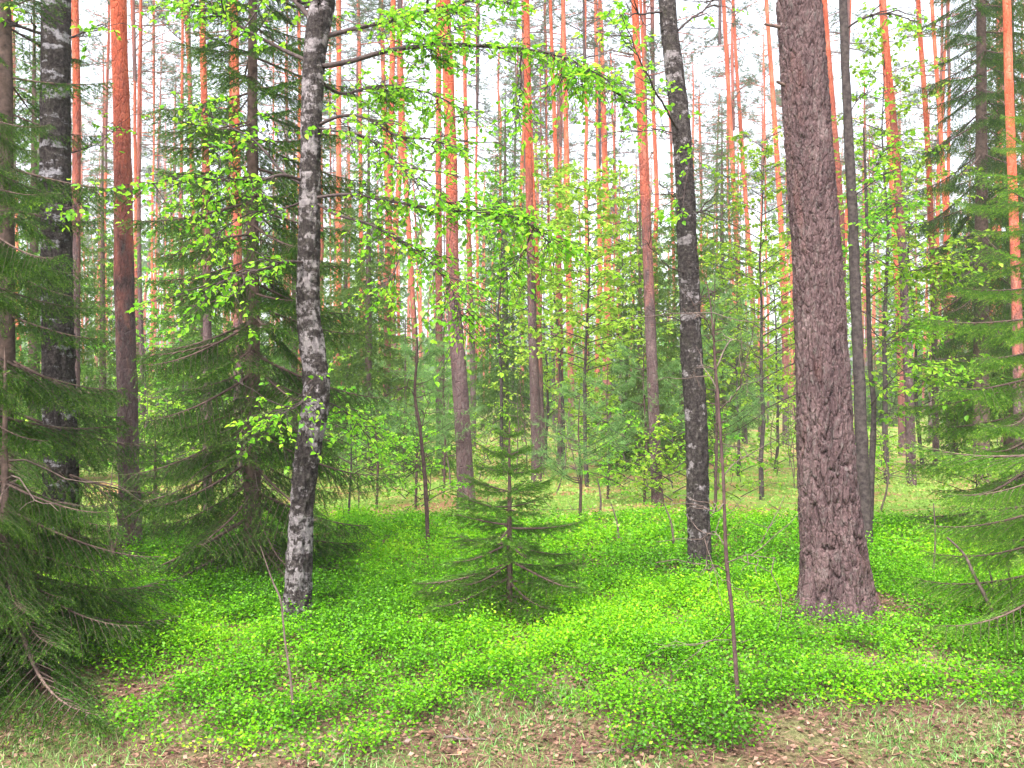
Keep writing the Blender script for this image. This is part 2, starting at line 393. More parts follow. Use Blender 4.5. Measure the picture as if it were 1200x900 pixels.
branch_set('young', [(.28, .15, .15, YK), (.42, .22, .18, YK), (.55, .28, .2, YK), (.65, .32, .25, YK)], 'needles_young')
OK_ = dict(step=.0085, nl=.021, nw=.0044, gap=.037, bare=.10, bright=.55)
branch_set('old', [(.7, .22, .45, OK_), (.95, .30, .6, OK_), (1.2, .34, .7, OK_), (1.45, .42, .8, OK_)])
LK = dict(OK_, gap=.033, bare=.05)
branch_set('low', [(1.0, .35, .55, LK), (1.35, .50, .7, LK), (1.6, .55, .75, LK)])

LT = dict(OK_, bright=.75)
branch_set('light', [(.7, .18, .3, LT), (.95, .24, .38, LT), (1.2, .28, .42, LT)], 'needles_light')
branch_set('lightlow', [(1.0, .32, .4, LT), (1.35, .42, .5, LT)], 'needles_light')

def trunk_geo(path, rad, sides, rings, bumpy=.0, seed=1):
    g = Geo(); PR = np.concatenate([np.asarray(path, float), np.asarray(rad, float)[:, None]], 1)
    Q = resample(PR, rings); P, r = Q[:, :3], Q[:, 3]
    a = np.arange(sides) / sides * 2 * math.pi
    disp = None
    if bumpy:
        A, S = np.meshgrid(a, np.concatenate([[0], np.cumsum(np.linalg.norm(np.diff(P, axis=0), axis=1))]))
        pp = np.stack([np.cos(A) * 1.6, np.sin(A) * 1.6, S * 3], -1)
        disp = (fbm(pp * 1.5, seed, 4) - .5) * bumpy * r[:, None] * 2
    tube(g, P, r, sides, disp=disp); return g

def spruce(base, H, rbase, whorls, z0, z1, reach, protos, label, group=None, pitch=(8, -12), lean=(0, 0), per=5, seed=0, bare_low=0, az=None, prof=.85):
    """Spruce with every branch its own part: reach = branch length at z0, shrinking upward."""
    r = random.Random(seed)
    root = link('spruce_tree', None, None, base); root.empty_display_size = .2
    tag(root, label, 'spruce', group)
    path = [(lean[0] * t ** 1.5, lean[1] * t, H * t) for t in np.linspace(0, 1, 8)]
    path[0] = (0, 0, -.08)
    link('trunk', trunk_geo(path, [rbase * (1 - t) ** .9 + .004 for t in np.linspace(0, 1, 8)], 12, 50, .12, seed).mesh('spruce_trunk', M['spruce_bark']), root)
    ps = PROTO[protos]
    for i in range(whorls):
        u = i / max(whorls - 1, 1); z = z0 + (z1 - z0) * u
        off = r.uniform(0, 6.28)
        for k in range(per):
            if az is None: a = off + k * 6.283 / per + r.uniform(-.35, .35)
            else: a = r.uniform(*az)
            ln = reach * ((1 - z / H) / (1 - z0 / H)) ** prof * r.uniform(.72, 1.15) + .04
            zz = z + r.uniform(-.06, .06) * H / 5
            t = max(zz, 0) / H
            cand = [p for p in ps if p[0] > ln * .72] or [ps[-1]]
            L, wm, nm = cand[0] if len(cand) == 1 or r.random() < .6 else cand[1]
            s = ln / L
            pit = math.radians(pitch[1] + (pitch[0] - pitch[1]) * u + r.uniform(-7, 7))
            b = link('branch', wm, root, (lean[0] * t ** 1.5, lean[1] * t, zz), (r.uniform(-.15, .15), -pit, a), s)
            if r.random() < .5: b.scale = (s, -s, s)
            link('needles', nm, b)
    for k in range(bare_low):
        g = Geo(); a = r.uniform(0, 6.28); z = r.uniform(.25, z0 + .9); ln = r.uniform(.3, .8)
        P = np.array([[math.cos(a) * ln * t, math.sin(a) * ln * t, z - .35 * ln * t ** 1.5 + .03 * math.sin(9 * t + a)] for t in np.linspace(0, 1, 8)])
        tube(g, P, np.linspace(.006, .0015, 8), 4)
        for q in range(5):
            i = r.randint(2, 6); d = np.array([r.uniform(-1, 1), r.uniform(-1, 1), r.uniform(-.9, .1)]) * .16
            tube(g, np.stack([P[i], P[i] + d * .5, P[i] + d + [0, 0, -.02]]), [.002, .0015, .001], 3)
        link('dead_branch', g.mesh('dead_branch', M['deadwood']), root)
    return root

# the small spruce in the middle of the bilberries
spruce(ground_at(597, 722), 1.26, .021, 10, .12, 1.15, .64, 'young', 'small young spruce standing alone in the middle of the bilberries', pitch=(30, -2), per=5, seed=3, prof=.9)
# spruce behind the crooked birch
spruce(ground_at(296, 680), 7.4, .065, 31, .28, 6.9, 1.15, 'old', 'dark spruce with hanging branches just behind the crooked birch', pitch=(14, -8), per=5, seed=5, bare_low=14, prof=.6)
# left edge, nearest
spruce(Vector((-2.98, 5.05, float(gz(-2.98, 5.05)))), 6.8, .085, 10, .20, 3.0, 1.32, 'low', 'large spruce cut off by the picture edge, its lowest boughs sweeping the leaf litter', pitch=(10, -8), per=5, seed=9, bare_low=10, prof=1.5)
spruce(Vector((-2.62, 4.85, float(gz(-2.62, 4.85)))), 1.7, .03, 6, .26, 1.0, 1.12, 'low', 'low bushy spruce with dark drooping boughs over the leaf litter at the edge', pitch=(6, -10), per=6, seed=11, bare_low=3, prof=.6)
# left, round the white banded birch
spruce(on_ground(5, 7.3), 9.0, .09, 14, .55, 5.4, 1.15, 'old', 'tall spruce whose branches cross the white-banded birch trunk', pitch=(12, -10), per=4, seed=13, prof=.8)
spruce(on_ground(182, 9.0), 1.1, .02, 7, .12, .95, .5, 'young', 'low young spruce beside the foot of the thick reddish pine', pitch=(25, 0), per=5, seed=15)
# right edge
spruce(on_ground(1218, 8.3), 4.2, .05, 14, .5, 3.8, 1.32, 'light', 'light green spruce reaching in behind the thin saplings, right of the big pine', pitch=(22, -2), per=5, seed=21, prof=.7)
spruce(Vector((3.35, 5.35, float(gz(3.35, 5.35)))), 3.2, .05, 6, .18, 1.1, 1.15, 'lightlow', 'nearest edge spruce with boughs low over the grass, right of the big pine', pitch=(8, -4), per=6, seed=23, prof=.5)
spruce(on_ground(1150, 14.0), 13.0, .12, 17, 2.6, 9.0, 1.25, 'old', 'tall dark spruce with hanging curtains of twigs behind the edge spruce', pitch=(8, -14), per=5, seed=25, prof=.45)

# ------------------------------------------------------------------ trunks traced in perspective
def trunk_path(base, pts, top_h, taper_top):
    """pts: (px, py, width_px) from the ground up; goes on straight above the picture to top_h."""
    d = base.y; P, r = [], []
    for i, (px, py, w) in enumerate(pts):
        p = at(px, py, d); P.append(p - np.array(base)); r.append(w / F * d / 2)
    P[0][2] = min(P[0][2], -.05)
    dv = unit(P[-1] - P[max(-3, -len(P))])
    dv = unit(dv * .6 + np.array([0, 0, .6])); h = P[-1][2]
    n = 4
    for k in range(1, n + 1):
        P.append(P[-1] + dv * (top_h - h) / n / max(dv[2], .3)); r.append(r[len(pts) - 1] * (1 - (1 - taper_top) * k / n))
    return np.array(P), np.array(r)

# pine crowns (limbs + needle tufts), shared by the pines
def pine_crown(seed, H=7.5, Rr=1.7):
    r = np.random.default_rng(seed); w, nd = Geo(), Geo()
    tube(w, np.array([[0, 0, 0], [.05, 0, H * .4], [0, .05, H * .75], [0, 0, H]]), [.06, .05, .03, .01], 6)
    C = []
    for i in range(34):
        u = (i + r.random()) / 34; z = H * u; a = r.uniform(0, 6.28)
        L = Rr * (.35 + .65 * math.sin(math.pi * min(1, .2 + u * .85))) * r.uniform(.55, 1.2)
        t = np.linspace(0, 1, 6)
        P = np.stack([np.cos(a + .3 * t) * L * t, np.sin(a + .3 * t) * L * t, z + L * (.25 * t + .2 * t ** 2) * r.uniform(-.3, 1)], -1)
        tube(w, P, np.linspace(.022, .006, 6), 4, cap=False)
        for k in range(7):
            j = r.integers(2, 6); d = rdir(1, -.2, .7, r)[0]; l2 = r.uniform(.15, .45)
            Q = np.stack([P[j], P[j] + d * l2 * .6, P[j] + d * l2 + [0, 0, .05]])
            tube(w, Q, [.007, .004, .002], 3, cap=False)
            for q in range(r.integers(4, 8)):
                C.append(Q[1] + (Q[2] - Q[1]) * r.uniform(-.4, 1.15) + r.normal(0, .06, 3))
    C = np.array(C); n = 9
    D = rdir(len(C) * n, -.35, 1, r); Cc = np.repeat(C, n, 0); B = unit(np.cross(D, rdir(len(D), -1, 1, r)))
    ln = r.uniform(.07, .13, len(D))[:, None]
    V = np.stack([Cc - B * .007, Cc + B * .007, Cc + D * ln], 1).reshape(-1, 3)
    nd.add(V, np.arange(len(V)).reshape(-1, 3), np.repeat(r.random(len(C)), n) * .7 + .3 * r.random(len(D)))
    return w.mesh('pine_limbs', M['pine_far']), nd.mesh('pine_needles', M['pine_needles'])
CROWNS = [pine_crown(40 + i, 7 + i * .6, 1.5 + .15 * i) for i in range(4)]
def put_crown(root, p, k, s=1.0):
    c = link('crown', CROWNS[k % 4][1], root, p, (0, 0, k * 1.7), s)
    link('limbs', CROWNS[k % 4][0], c)

def stubs(root, path, n, z0, z1, rad, seed, mat, L=(.15, .7)):
    r = random.Random(seed)
    for _ in range(n):
        z = r.uniform(z0, z1); i = int(np.argmin(abs(path[:, 2] - z))); p = path[i]; a = r.uniform(0, 6.28); l = r.uniform(*L)
        g = Geo(); d = np.array([math.cos(a), math.sin(a), r.uniform(-.3, .25)])
        Q = np.stack([p, p + d * l * .35, p + d * l * .7 + [0, 0, .04 * l], p + d * l + [0, 0, -.10 * l]])
        tube(g, Q, [.014, .010, .007, .003], 5)
        if l > .35: tube(g, np.stack([Q[2], Q[2] + [d[1] * .12, -d[0] * .12, -.05]]), [.004, .002], 3)
        link('dead_branch', g.mesh('dead_branch', mat), root)

def big_pine():
    base = ground_at(978, 712); d = base.y
    pts = [(978, 722, 86), (978, 700, 77), (976, 650, 72), (970, 570, 66), (963, 420, 59), (957, 300, 55), (950, 200, 53), (943, 100, 52), (936, 0, 50)]
    P, r = trunk_path(base, pts, 20.5, .35)
    root = link('pine_tree', None, None, base)
    tag(root, 'big pine with thick furrowed grey-brown bark, the widest trunk', 'pine')
    g = Geo(); Q = resample(np.concatenate([P[:9], r[:9, None]], 1), 640); pp, rr = Q[:, :3], Q[:, 3]
    n = 220; a = np.arange(n) / n * 2 * math.pi
    S = np.concatenate([[0], np.cumsum(np.linalg.norm(np.diff(pp, axis=0), axis=1))]); A, SS = np.meshgrid(a, S)
    cs = lambda k, kz, sd, o=3: fbm(np.stack([np.cos(A) * k, np.sin(A) * k, SS * kz], -1), sd, o) - .5
    nz = cs(2.2, 2.0, 71, 4); n5 = cs(7, 5, 73)
    nu = 20; low = sstep(2.6, .1, SS)
    u = np.mod(A / (2 * math.pi) * nu + nz * 2.2 + n5 * .9, nu); v = SS * 3.1 + cs(3, 3, 75) * 2.5
    f1, f2 = worley2(u, v, nu, 4); e = f2 - f1; crack = np.exp(-(e / (.075 + .06 * low)) ** 2)
    f3, f4 = worley2(np.mod(u * 2 + 7, nu * 2), SS * 13 + n5 * 5, nu * 2, 8); e2 = f4 - f3; c2 = np.exp(-(e2 / .09) ** 2)
    plate = np.minimum(e, .5) * .008                                       # plates a little domed, each flake at its own height
    flake = _h(np.floor(u * 1.7).astype(np.int64), np.floor(SS * 9 + n5 * 6 + np.floor(u * 1.7) * .37).astype(np.int64), np.zeros_like(A, dtype=np.int64), 3) - .5
    fine = cs(22, 30, 90, 3)
    disp = -(.010 + .014 * low) * crack - .004 * c2 + plate + .006 * flake + .013 * fine + .008 * cs(45, 60, 97, 2) + .008 * nz
    flare = np.exp(-SS / .17) * (.03 + .085 * np.maximum(0, np.cos(5 * A + 1.1)) ** 2)
    tube(g, pp, rr, n, disp=disp + flare)
    tube(g, np.concatenate([P[8:9] - (P[8] - P[7]) * .02, P[9:]]), np.concatenate([r[8:9] * .97, r[9:]]), 24)
    link('trunk', g.mesh('big_pine_trunk', M['pine_big']), root)
    put_crown(root, P[-1] - np.array([0, 0, 6.0]), 1, 1.2)
    for (px, py, dx) in ((917, 34, -.12), (918, 101, -.05)):
        g = Geo(); p = at(px, py, d) - np.array(base); tube(g, np.stack([p + [.14, 0, -.02], p + [0, -.02, 0], p + [dx, -.03, .02]]), [.016, .012, .008], 6); link('dead_branch', g.mesh('stub', M['spruce_bark']), root)
big_pine()

# pines traced from the photograph: base px, base py, label, [(px, py, width)...]
PINES = [
 ('thick reddish pine with grey foot, between the white-banded birch and the dark spruce', 152, 640, [(153, 645, 30), (151, 560, 27), (148, 420, 26), (145, 300, 25), (143, 150, 22), (139, 0, 20)]),
 ('leaning pine with scaly grey foot turning bright orange, left of the small spruce', 545, 596, [(547, 600, 29), (545, 550, 26), (539, 450, 24), (531, 340, 21), (529, 200, 19), (524, 60, 17), (522, 0, 16)]),
 ('bare straight pine directly behind the small spruce tip', 628, 568, [(629, 570, 17), (628, 500, 16), (624, 380, 14), (621, 250, 12), (618, 100, 10), (617, 0, 9)]),
 ('straight reddish pine standing just left of the dark birch', 771, 592, [(771, 594, 18), (767, 500, 17.5), (763, 400, 17), (757, 250, 15), (749, 100, 12.5), (744, 0, 11)]),
 ('straight pink-grey pine between the crooked birch and the leaning pine', 453, 546, [(453, 548, 12), (454, 430, 11.5), (455, 300, 11), (458, 150, 9.5), (461, 0, 8)]),
 ('pine with grey foot on the rusty clearing, right of the thin leafy sapling', 1068, 570, [(1068, 571, 15), (1066, 480, 14), (1060, 350, 13), (1050, 180, 11), (1035, 0, 9)]),
 ('slim pine with grey foot, next right of the clearing pine', 1097, 556, [(1097, 557, 10), (1096, 450, 9.5), (1093, 320, 9), (1086, 150, 8), (1076, 0, 7)]),
 ('orange pine at the picture edge behind the light green spruce', 1195, 588, [(1197, 590, 20), (1194, 450, 17), (1189, 280, 14), (1183, 120, 13), (1180, 0, 12)]),
 ('grey-barked pine rising beside the hanging spruce, behind the crooked birch', 243, 600, [(243, 602, 14), (243, 420, 13.5), (242, 250, 12), (239, 100, 10), (237, 0, 9)]),
 ('pale pink pine close beside the white-banded birch', 88, 590, [(86, 592, 16), (88, 420, 15), (89, 250, 13), (90, 120, 12), (88, 0, 11)]),
 ('orange pine at the picture edge behind the tall spruce', 8, 575, [(10, 576, 17), (9, 420, 16), (9, 250, 14), (8, 120, 13), (6, 0, 12)]),
 ('slim salmon pine standing just right of the crooked birch', 398, 520, [(398, 521, 10), (397, 400, 9.5), (397, 280, 9), (397, 140, 8), (397, 0, 7.5)]),
 ('bright orange pine behind the foot of the leaning pine', 516, 545, [(516, 546, 13), (515, 430, 12), (514, 300, 11), (514, 150, 9), (514, 0, 8)]),
 ('slim grey pine right behind the leaning pine', 556, 528, [(555, 529, 9), (554, 430, 9), (550, 300, 8), (546, 150, 6.5), (543, 0, 5)]),
 ('grey pine twin touching the bare straight pine', 637, 556, [(637, 557, 10), (634, 480, 9.5), (630, 350, 9), (624, 220, 8), (620, 100, 7)]),
 ('grey-footed pine in the yellow-green saplings, right of the bare straight pine', 656, 545, [(656, 546, 9), (657, 440, 8.5), (655, 300, 8), (650, 150, 6.5), (645, 0, 5)]),
 ('thicker grey pine behind the yellow-green sapling', 669, 525, [(670, 526, 11), (669, 430, 10.5), (667, 330, 10), (664, 180, 8), (660, 0, 6)]),
 ('orange pine at the heart of the distant pine cluster', 710, 510, [(710, 512, 13), (711, 420, 12.5), (712, 320, 11.5), (709, 200, 10), (705, 60, 8), (703, 0, 7)]),
 ('orange pine, left of its neighbour in the distant pine cluster', 700, 508, [(700, 509, 9), (700, 420, 8.5), (703, 320, 8), (701, 180, 7), (698, 0, 6)]),
 ('slim orange pine leaning left behind the dark birch', 873, 520, [(873, 521, 9), (869, 420, 8.5), (863, 280, 8), (855, 130, 7), (848, 0, 6)]),
 ('slim orange pine against the sky, between the dark birch and the big pine', 890, 512, [(892, 513, 8), (886, 420, 7.5), (877, 280, 7), (868, 150, 6), (862, 60, 5)]),
 ('tall orange pine just left of the big pine', 921, 520, [(921, 521, 11), (920, 400, 10), (916, 280, 9), (907, 130, 7.5), (898, 0, 6)]),
 ('pale pine rising close behind the big pine', 985, 545, [(992, 546, 12), (988, 400, 12), (985, 250, 11), (975, 120, 10), (966, 0, 9)]),
 ('broad orange pine behind the thin leafy sapling', 1056, 535, [(1058, 536, 13), (1056, 420, 12.5), (1050, 280, 12), (1041, 130, 10), (1033, 0, 8)]),
 ('orange pine seen over the light green spruce', 1115, 540, [(1118, 541, 8), (1114, 400, 8), (1108, 250, 7.5), (1100, 120, 6.5), (1092, 0, 5.5)]),
 ('slender orange pine between the reddish pine and the grey-barked pine', 165, 550, [(168, 551, 7), (166, 420, 7), (163, 280, 6.5), (163, 120, 5.5), (165, 0, 4.5)]),
 ('very slim orange pine with a dark crown tuft against bright sky', 213, 545, [(213, 546, 7), (213, 420, 7), (212, 280, 6), (213, 150, 5), (214, 20, 4)]),
 ('pair-standing orange pine behind the hanging spruce', 283, 575, [(280, 576, 15), (279, 420, 14), (278, 250, 13), (276, 100, 12), (275, 0, 11)]),
 ('orange pine between the salmon pine and the pink-grey pine', 424, 510, [(424, 511, 8), (424, 400, 8), (423, 280, 7), (422, 120, 6), (420, 0, 5)]),
 ('deep orange pine doubled behind the pink-grey pine', 448, 520, [(466, 521, 9), (462, 420, 8.5), (457, 300, 8), (451, 150, 7.5), (447, 0, 6)]),
 ('tilted orange pine between the pink-grey pine and the leaning pine', 492, 520, [(496, 521, 9), (488, 430, 8.5), (482, 320, 8), (474, 180, 7), (468, 0, 5)]),
]
for i, (lab, bx, by, pts) in enumerate(PINES):
    base = ground_at(bx, by); P, r = trunk_path(base, [(a, b, c * (.88 if i == 0 else .74)) for a, b, c in pts], R.uniform(17.5, 22), .4)
    root = link('pine_tree', None, None, base); tag(root, lab, 'pine', 'pine trunks of the wood')
    near = base.y < 16
    g = Geo(); Q = resample(np.concatenate([P, r[:, None]], 1), 170 if near else 80); n = 24 if near else 10
    a = np.arange(n) / n * 2 * math.pi; A, SS = np.meshgrid(a, np.linspace(0, 20, len(Q)))
    disp = (fbm(np.stack([np.cos(A) * 3, np.sin(A) * 3, SS * 6], -1), 7 * i, 3) - .5) * .22 * Q[:, 3:4] + np.exp(-SS / .25) * .15 * Q[:, 3:4]
    tube(g, Q[:, :3], Q[:, 3], n, disp=disp)
    link('trunk', g.mesh('pine_trunk', M['pine'] if near else M['pine_far']), root)
    put_crown(root, P[-1] - np.array([0, 0, R.uniform(5, 7)]), i, R.uniform(.9, 1.15))
    stubs(root, Q[:, :3], 4 if near else 3, 3.5, 11, 0, i, M['spruce_bark'], (.2, .9))

# ------------------------------------------------------------------ birches
def twig_spray(gw, gl, P, n, spread, leaf, seed, per=(4, 9), t0=.25, down=.25, simple=False):
    """Thin twigs with leaves from the polyline P."""
    r = np.random.default_rng(seed); LP, LD, LN, LS, LR = [], [], [], [], []
    for _ in range(n):
        t = (t0 + (1 - t0) * r.random() ** .8) * (len(P) - 1); i = min(int(t), len(P) - 2); p = P[i] + (P[i + 1] - P[i]) * (t - i); T = unit(P[i + 1] - P[i])
        d = unit(T * .7 + rdir(1, -.5, .35, r)[0] * .9); l = spread * r.uniform(.4, 1.2)
        u = np.linspace(0, 1, 5)[:, None]; Q = p + d * l * u + np.array([0, 0, -down * l]) * u ** 2 + r.normal(0, .02 * l, (5, 3)) * u
        tube(gw, Q, np.linspace(.0028, .0010, 5), 3, cap=False)
        m = r.integers(*per)
        for k in range(m):
            q = r.uniform(.2, 1) * 4; j = min(int(q), 3); pp = Q[j] + (Q[j + 1] - Q[j]) * (q - j)
            dd = unit(d * .5 + rdir(1, -.9, .25, r)[0])
            LP.append(pp); LD.append(dd); LN.append(unit(np.array([0, 0, 1.0]) + r.normal(0, .55, 3))); LS.append(leaf * r.uniform(.45, 1.2)); LR.append(r.random())
    leaves(gl, LP, np.array(LD), np.array(LN), np.array(LS), np.array(LR), simple=simple)
def limb(root, base, pts, r0, r1, nleaf, seed, leaf=.048, spread=.22, t0=.2, kink=.015, mat='twig', lmat='birch_leaf', per=(4, 9)):
    """One birch limb through (px, py, depth) points: a branch part with its leaves as a sub-part."""
    W = np.array([at(*p) for p in pts]) - np.array(base); Q = resample(W, 26)
    r = np.random.default_rng(seed); Q[1:] += (np.cumsum(r.normal(0, kink * .25, (25, 3)), 0)) * np.linspace(0, 1, 25)[:, None]
    gw, gl = Geo(), Geo(); tube(gw, Q, np.linspace(r0, r1, 26), 7)
    for _ in range(5):
        i = r.integers(8, 24); d = unit(unit(Q[i + 1] - Q[i]) + rdir(1, -.6, .6, r)[0]); l = r.uniform(.12, .4)
        S = Q[i] + d * l * np.linspace(0, 1, 6)[:, None] + np.cumsum(r.normal(0, .012, (6, 3)), 0)
        S[0] = Q[i]; tube(gw, S, np.linspace(r1 * 1.3 + .001, .0012, 6), 4)
        if nleaf: twig_spray(gw, gl, S, max(nleaf // 6, 1), spread * .8, leaf, seed + i, per)
    if nleaf: twig_spray(gw, gl, Q, nleaf, spread, leaf, seed, per, t0)
    b = link('branch', gw.mesh('birch_branch', M[mat]), root)
    if nleaf: tag(link('leaves', gl.mesh('birch_leaves', M[lmat]), b), kind='stuff')
def decid_crown(seed, H, Rr, n, leaf, lmat, wmat, stem=None, nl=7, up=.55, spread=.3, z0=.25, simple=True):
    r = np.random.default_rng(seed); gw, gl = Geo(), Geo()
    for i in range(n):
        u = (i + r.random()) / n; z = H * (z0 + (1 - z0) * u); a = i * 2.4 + r.uniform(-.5, .5)
        L = Rr * (1 - .75 * u) ** .7 * r.uniform(.65, 1.15); t = np.linspace(0, 1, 8)
        p0 = np.array([np.interp(z, stem[:, 2], stem[:, k]) for k in range(3)]) if stem is not None else np.array([0, 0, z])
        P = p0 + np.stack([np.cos(a) * L * t, np.sin(a) * L * t, L * up * (t - .35 * t * t)], -1) + np.cumsum(r.normal(0, .012 * L, (8, 3)), 0) * t[:, None]
        tube(gw, P, np.linspace(.0045 + .004 * L, .0016, 8), 4, cap=False)
        twig_spray(gw, gl, P, nl, spread * (.5 + .5 * L), leaf, seed * 31 + i, (4, 9), .2, .1, simple)
    return gw.mesh('sapling_twigs', M[wmat]), gl.mesh('sapling_leaves', M[lmat])
BIRCH_TOP = decid_crown(77, 5.0, 1.6, 26, .06, 'birch_leaf', 'twig', None, 9, .8, .4, .0)

def birch(label, bx, by, pts, mat, top=12.0, seed=1, flare=.25, bumpy=.16):
    base = ground_at(bx, by); P, r = trunk_path(base, pts, top, .35)
    root = link('birch_tree', None, None, base); tag(root, label, 'birch')
    g = Geo(); rings = 330; Q = resample(np.concatenate([P, r[:, None]], 1), rings); n = 48
    a = np.arange(n) / n * 2 * math.pi; S = np.concatenate([[0], np.cumsum(np.linalg.norm(np.diff(Q[:, :3], axis=0), axis=1))]); A, SS = np.meshgrid(a, S)
    f = fbm(np.stack([np.cos(A) * 1.5, np.sin(A) * 1.5, SS * 5], -1), seed, 3) - .5
    h = fbm(np.stack([np.cos(A) * 5, np.sin(A) * 5, SS * 20], -1), seed + 9, 4) - .5
    c = np.abs(fbm(np.stack([np.cos(A) * 4, np.sin(A) * 4, SS * 7], -1), seed + 19, 3) - .5)
    low = .35 + .65 * sstep(5, .3, SS)
    disp = Q[:, 3:4] * (bumpy * f + .34 * h * low - .26 * np.exp(-(c / .035) ** 2) * low + flare * np.exp(-SS / .18) * (.5 + np.maximum(0, np.cos(3 * A + seed))))
    tube(g, Q[:, :3], Q[:, 3], n, disp=disp)
    link('trunk', g.mesh('birch_trunk', M[mat]), root)
    c = tag(link('crown', BIRCH_TOP[1], root, P[-1] - np.array([0, 0, 3.2]), (0, 0, seed)), kind='stuff'); link('twigs', BIRCH_TOP[0], c)
    return root, base, Q

# the crooked birch in front
root, base, Q = birch('crooked birch with mottled grey bark and leafy branches, in front of the dark spruce', 349, 736,
    [(349, 744, 36), (349, 715, 32), (351, 640, 29), (355, 580, 28), (361, 530, 30), (369, 480, 31), (370, 440, 31), (364, 395, 28), (361, 345, 27), (362, 295, 26), (363, 240, 25), (364, 180, 24), (366, 120, 25), (369, 60, 26), (377, 10, 29), (382, -20, 24)], 'birch', 11, 3)
d = base.y
LIMBS = [  # (px, py, depth), r0, r1, sprays
 ([(376, 78, d), (410, 72, d - .1), (460, 58, d - .25), (530, 52, d - .3), (600, 55, d - .35), (650, 62, d - .4), (690, 82, d - .45), (735, 120, d - .5)], .017, .004, 40),
 ([(384, 42, d), (430, 30, d), (480, 18, d - .1), (530, 2, d - .2), (600, -20, d - .3)], .016, .006, 26),
 ([(362, 72, d), (330, 58, d + .1), (290, 38, d + .15), (245, 16, d + .2), (200, 5, d + .3)], .014, .004, 22),
 ([(372, 30, d), (350, 8, d + .1), (325, -15, d + .2)], .02, .01, 4),
 ([(370, 148, d), (398, 136, d - .1), (425, 137, d - .15), (445, 148, d - .15), (470, 160, d - .2), (500, 162, d - .25), (525, 172, d - .3)], .012, .004, 14),
 ([(372, 150, d), (395, 154, d - .2), (425, 160, d - .3), (460, 185, d - .4), (490, 215, d - .5), (515, 232, d - .55)], .009, .003, 12),
 ([(368, 232, d), (410, 228, d - .25), (450, 236, d - .3), (500, 244, d - .4), (560, 250, d - .5), (610, 258, d - .55), (640, 288, d - .6)], .011, .003, 30),
 ([(368, 236, d), (395, 252, d - .15), (430, 262, d - .3), (470, 285, d - .4), (505, 310, d - .45), (535, 350, d - .5), (545, 390, d - .5)], .009, .003, 18),
 ([(356, 212, d), (330, 205, d - .15), (300, 212, d - .25), (260, 210, d - .3), (215, 207, d - .4), (175, 215, d - .45)], .012, .003, 26),
 ([(358, 218, d), (330, 200, d + .1), (300, 165, d + .2), (260, 140, d + .3), (225, 120, d + .35)], .009, .003, 14),
 ([(358, 235, d), (330, 245, d - .1), (295, 250, d - .2), (262, 270, d - .25), (235, 285, d - .3)], .007, .002, 8),
 ([(362, 308, d), (335, 306, d - .2), (315, 312, d - .3), (290, 318, d - .4), (262, 326, d - .45), (245, 345, d - .5)], .010, .003, 7),
 ([(370, 90, d), (400, 110, d + .3), (440, 100, d + .6), (490, 105, d + .9), (540, 125, d + 1.1)], .012, .004, 26),
 ([(376, 440, d), (352, 470, d - .2), (335, 480, d - .3), (318, 490, d - .35)], .005, .002, 6),
 ([(376, 470, d), (395, 478, d + .3), (415, 500, d + .5), (428, 520, d + .6)], .005, .002, 7),
]
for i, (pts, r0, r1, nl) in enumerate(LIMBS): limb(root, base, pts, r0, r1, int(nl * (2.0 if i in (2, 8, 9, 10) else 4.0)), 200 + i, leaf=.037, spread=.32, per=(4, 10))
# birches standing off to the sides reach in with the sprays at the top
root, base, Q = birch('dark rough birch with a few white patches, between the small spruce and the big pine', 820, 672,
    [(819, 680, 32), (819, 650, 27), (818, 600, 26), (817, 540, 26), (815, 480, 26), (810, 400, 25), (808, 340, 24), (805, 280, 23), (803, 220, 22), (798, 150, 22), (791, 90, 22), (785, 40, 21), (782, 0, 20)], 'birch_dark', 13, 8)
d = base.y
for i, (pts, r0, r1, nl) in enumerate([
 ([(778, 14, d), (760, 16, d - .2), (742, 20, d - .3), (720, 34, d - .4)], .010, .004, 4),
 ([(790, 40, d), (810, 22, d + .2), (830, 5, d + .4), (850, -20, d + .5)], .010, .005, 4),
 ([(796, 155, d), (780, 130, d - .3), (760, 100, d - .5), (738, 60, d - .7), (715, 20, d - .8)], .010, .003, 22),
 ([(797, 160, d), (775, 150, d - .3), (745, 148, d - .4), (718, 150, d - .5)], .006, .002, 3),
 ([(800, 175, d), (812, 170, d - .4), (806, 200, d - .5), (800, 250, d - .6)], .005, .002, 8),
 ([(802, 235, d), (785, 230, d - .2), (765, 222, d - .3)], .006, .003, 0),
 ([(804, 250, d), (822, 245, d + .3), (836, 236, d + .4)], .008, .004, 0),
 ([(806, 320, d), (785, 315, d - .2), (768, 300, d - .3), (752, 282, d - .4)], .006, .002, 0),
 ([(806, 345, d), (815, 360, d - .3), (825, 340, d - .4), (835, 365, d - .45)], .006, .002, 0),
 ([(810, 380, d), (780, 372, d - .25), (760, 360, d - .3)], .006, .002, 0)]): limb(root, base, pts, r0, r1, nl, 240 + i, kink=.03)
root, base, Q = birch('thick birch with broad white bands, half hidden by spruce branches', 70, 665,
    [(71, 674, 46), (72, 640, 41), (71, 560, 38), (69, 450, 36), (67, 330, 35), (65, 200, 34), (65, 100, 33), (66, 0, 32)], 'birch_white', 14, 12, .2, .08)
d = base.y
for i, (pts, r0, r1, nl) in enumerate([
 ([(52, 40, d), (30, 35, d - .1), (10, 25, d - .2)], .014, .008, 3), ([(80, 45, d), (97, 38, d - .1), (115, 28, d - .2)], .010, .004, 3),
 ([(80, 180, d), (110, 170, d + .4), (140, 150, d + .6)], .006, .002, 8), ([(75, 225, d), (60, 240, d - .4), (85, 240, d - .7), (100, 218, d - .8)], .005, .002, 9)]): limb(root, base, pts, r0, r1, nl, 260 + i)
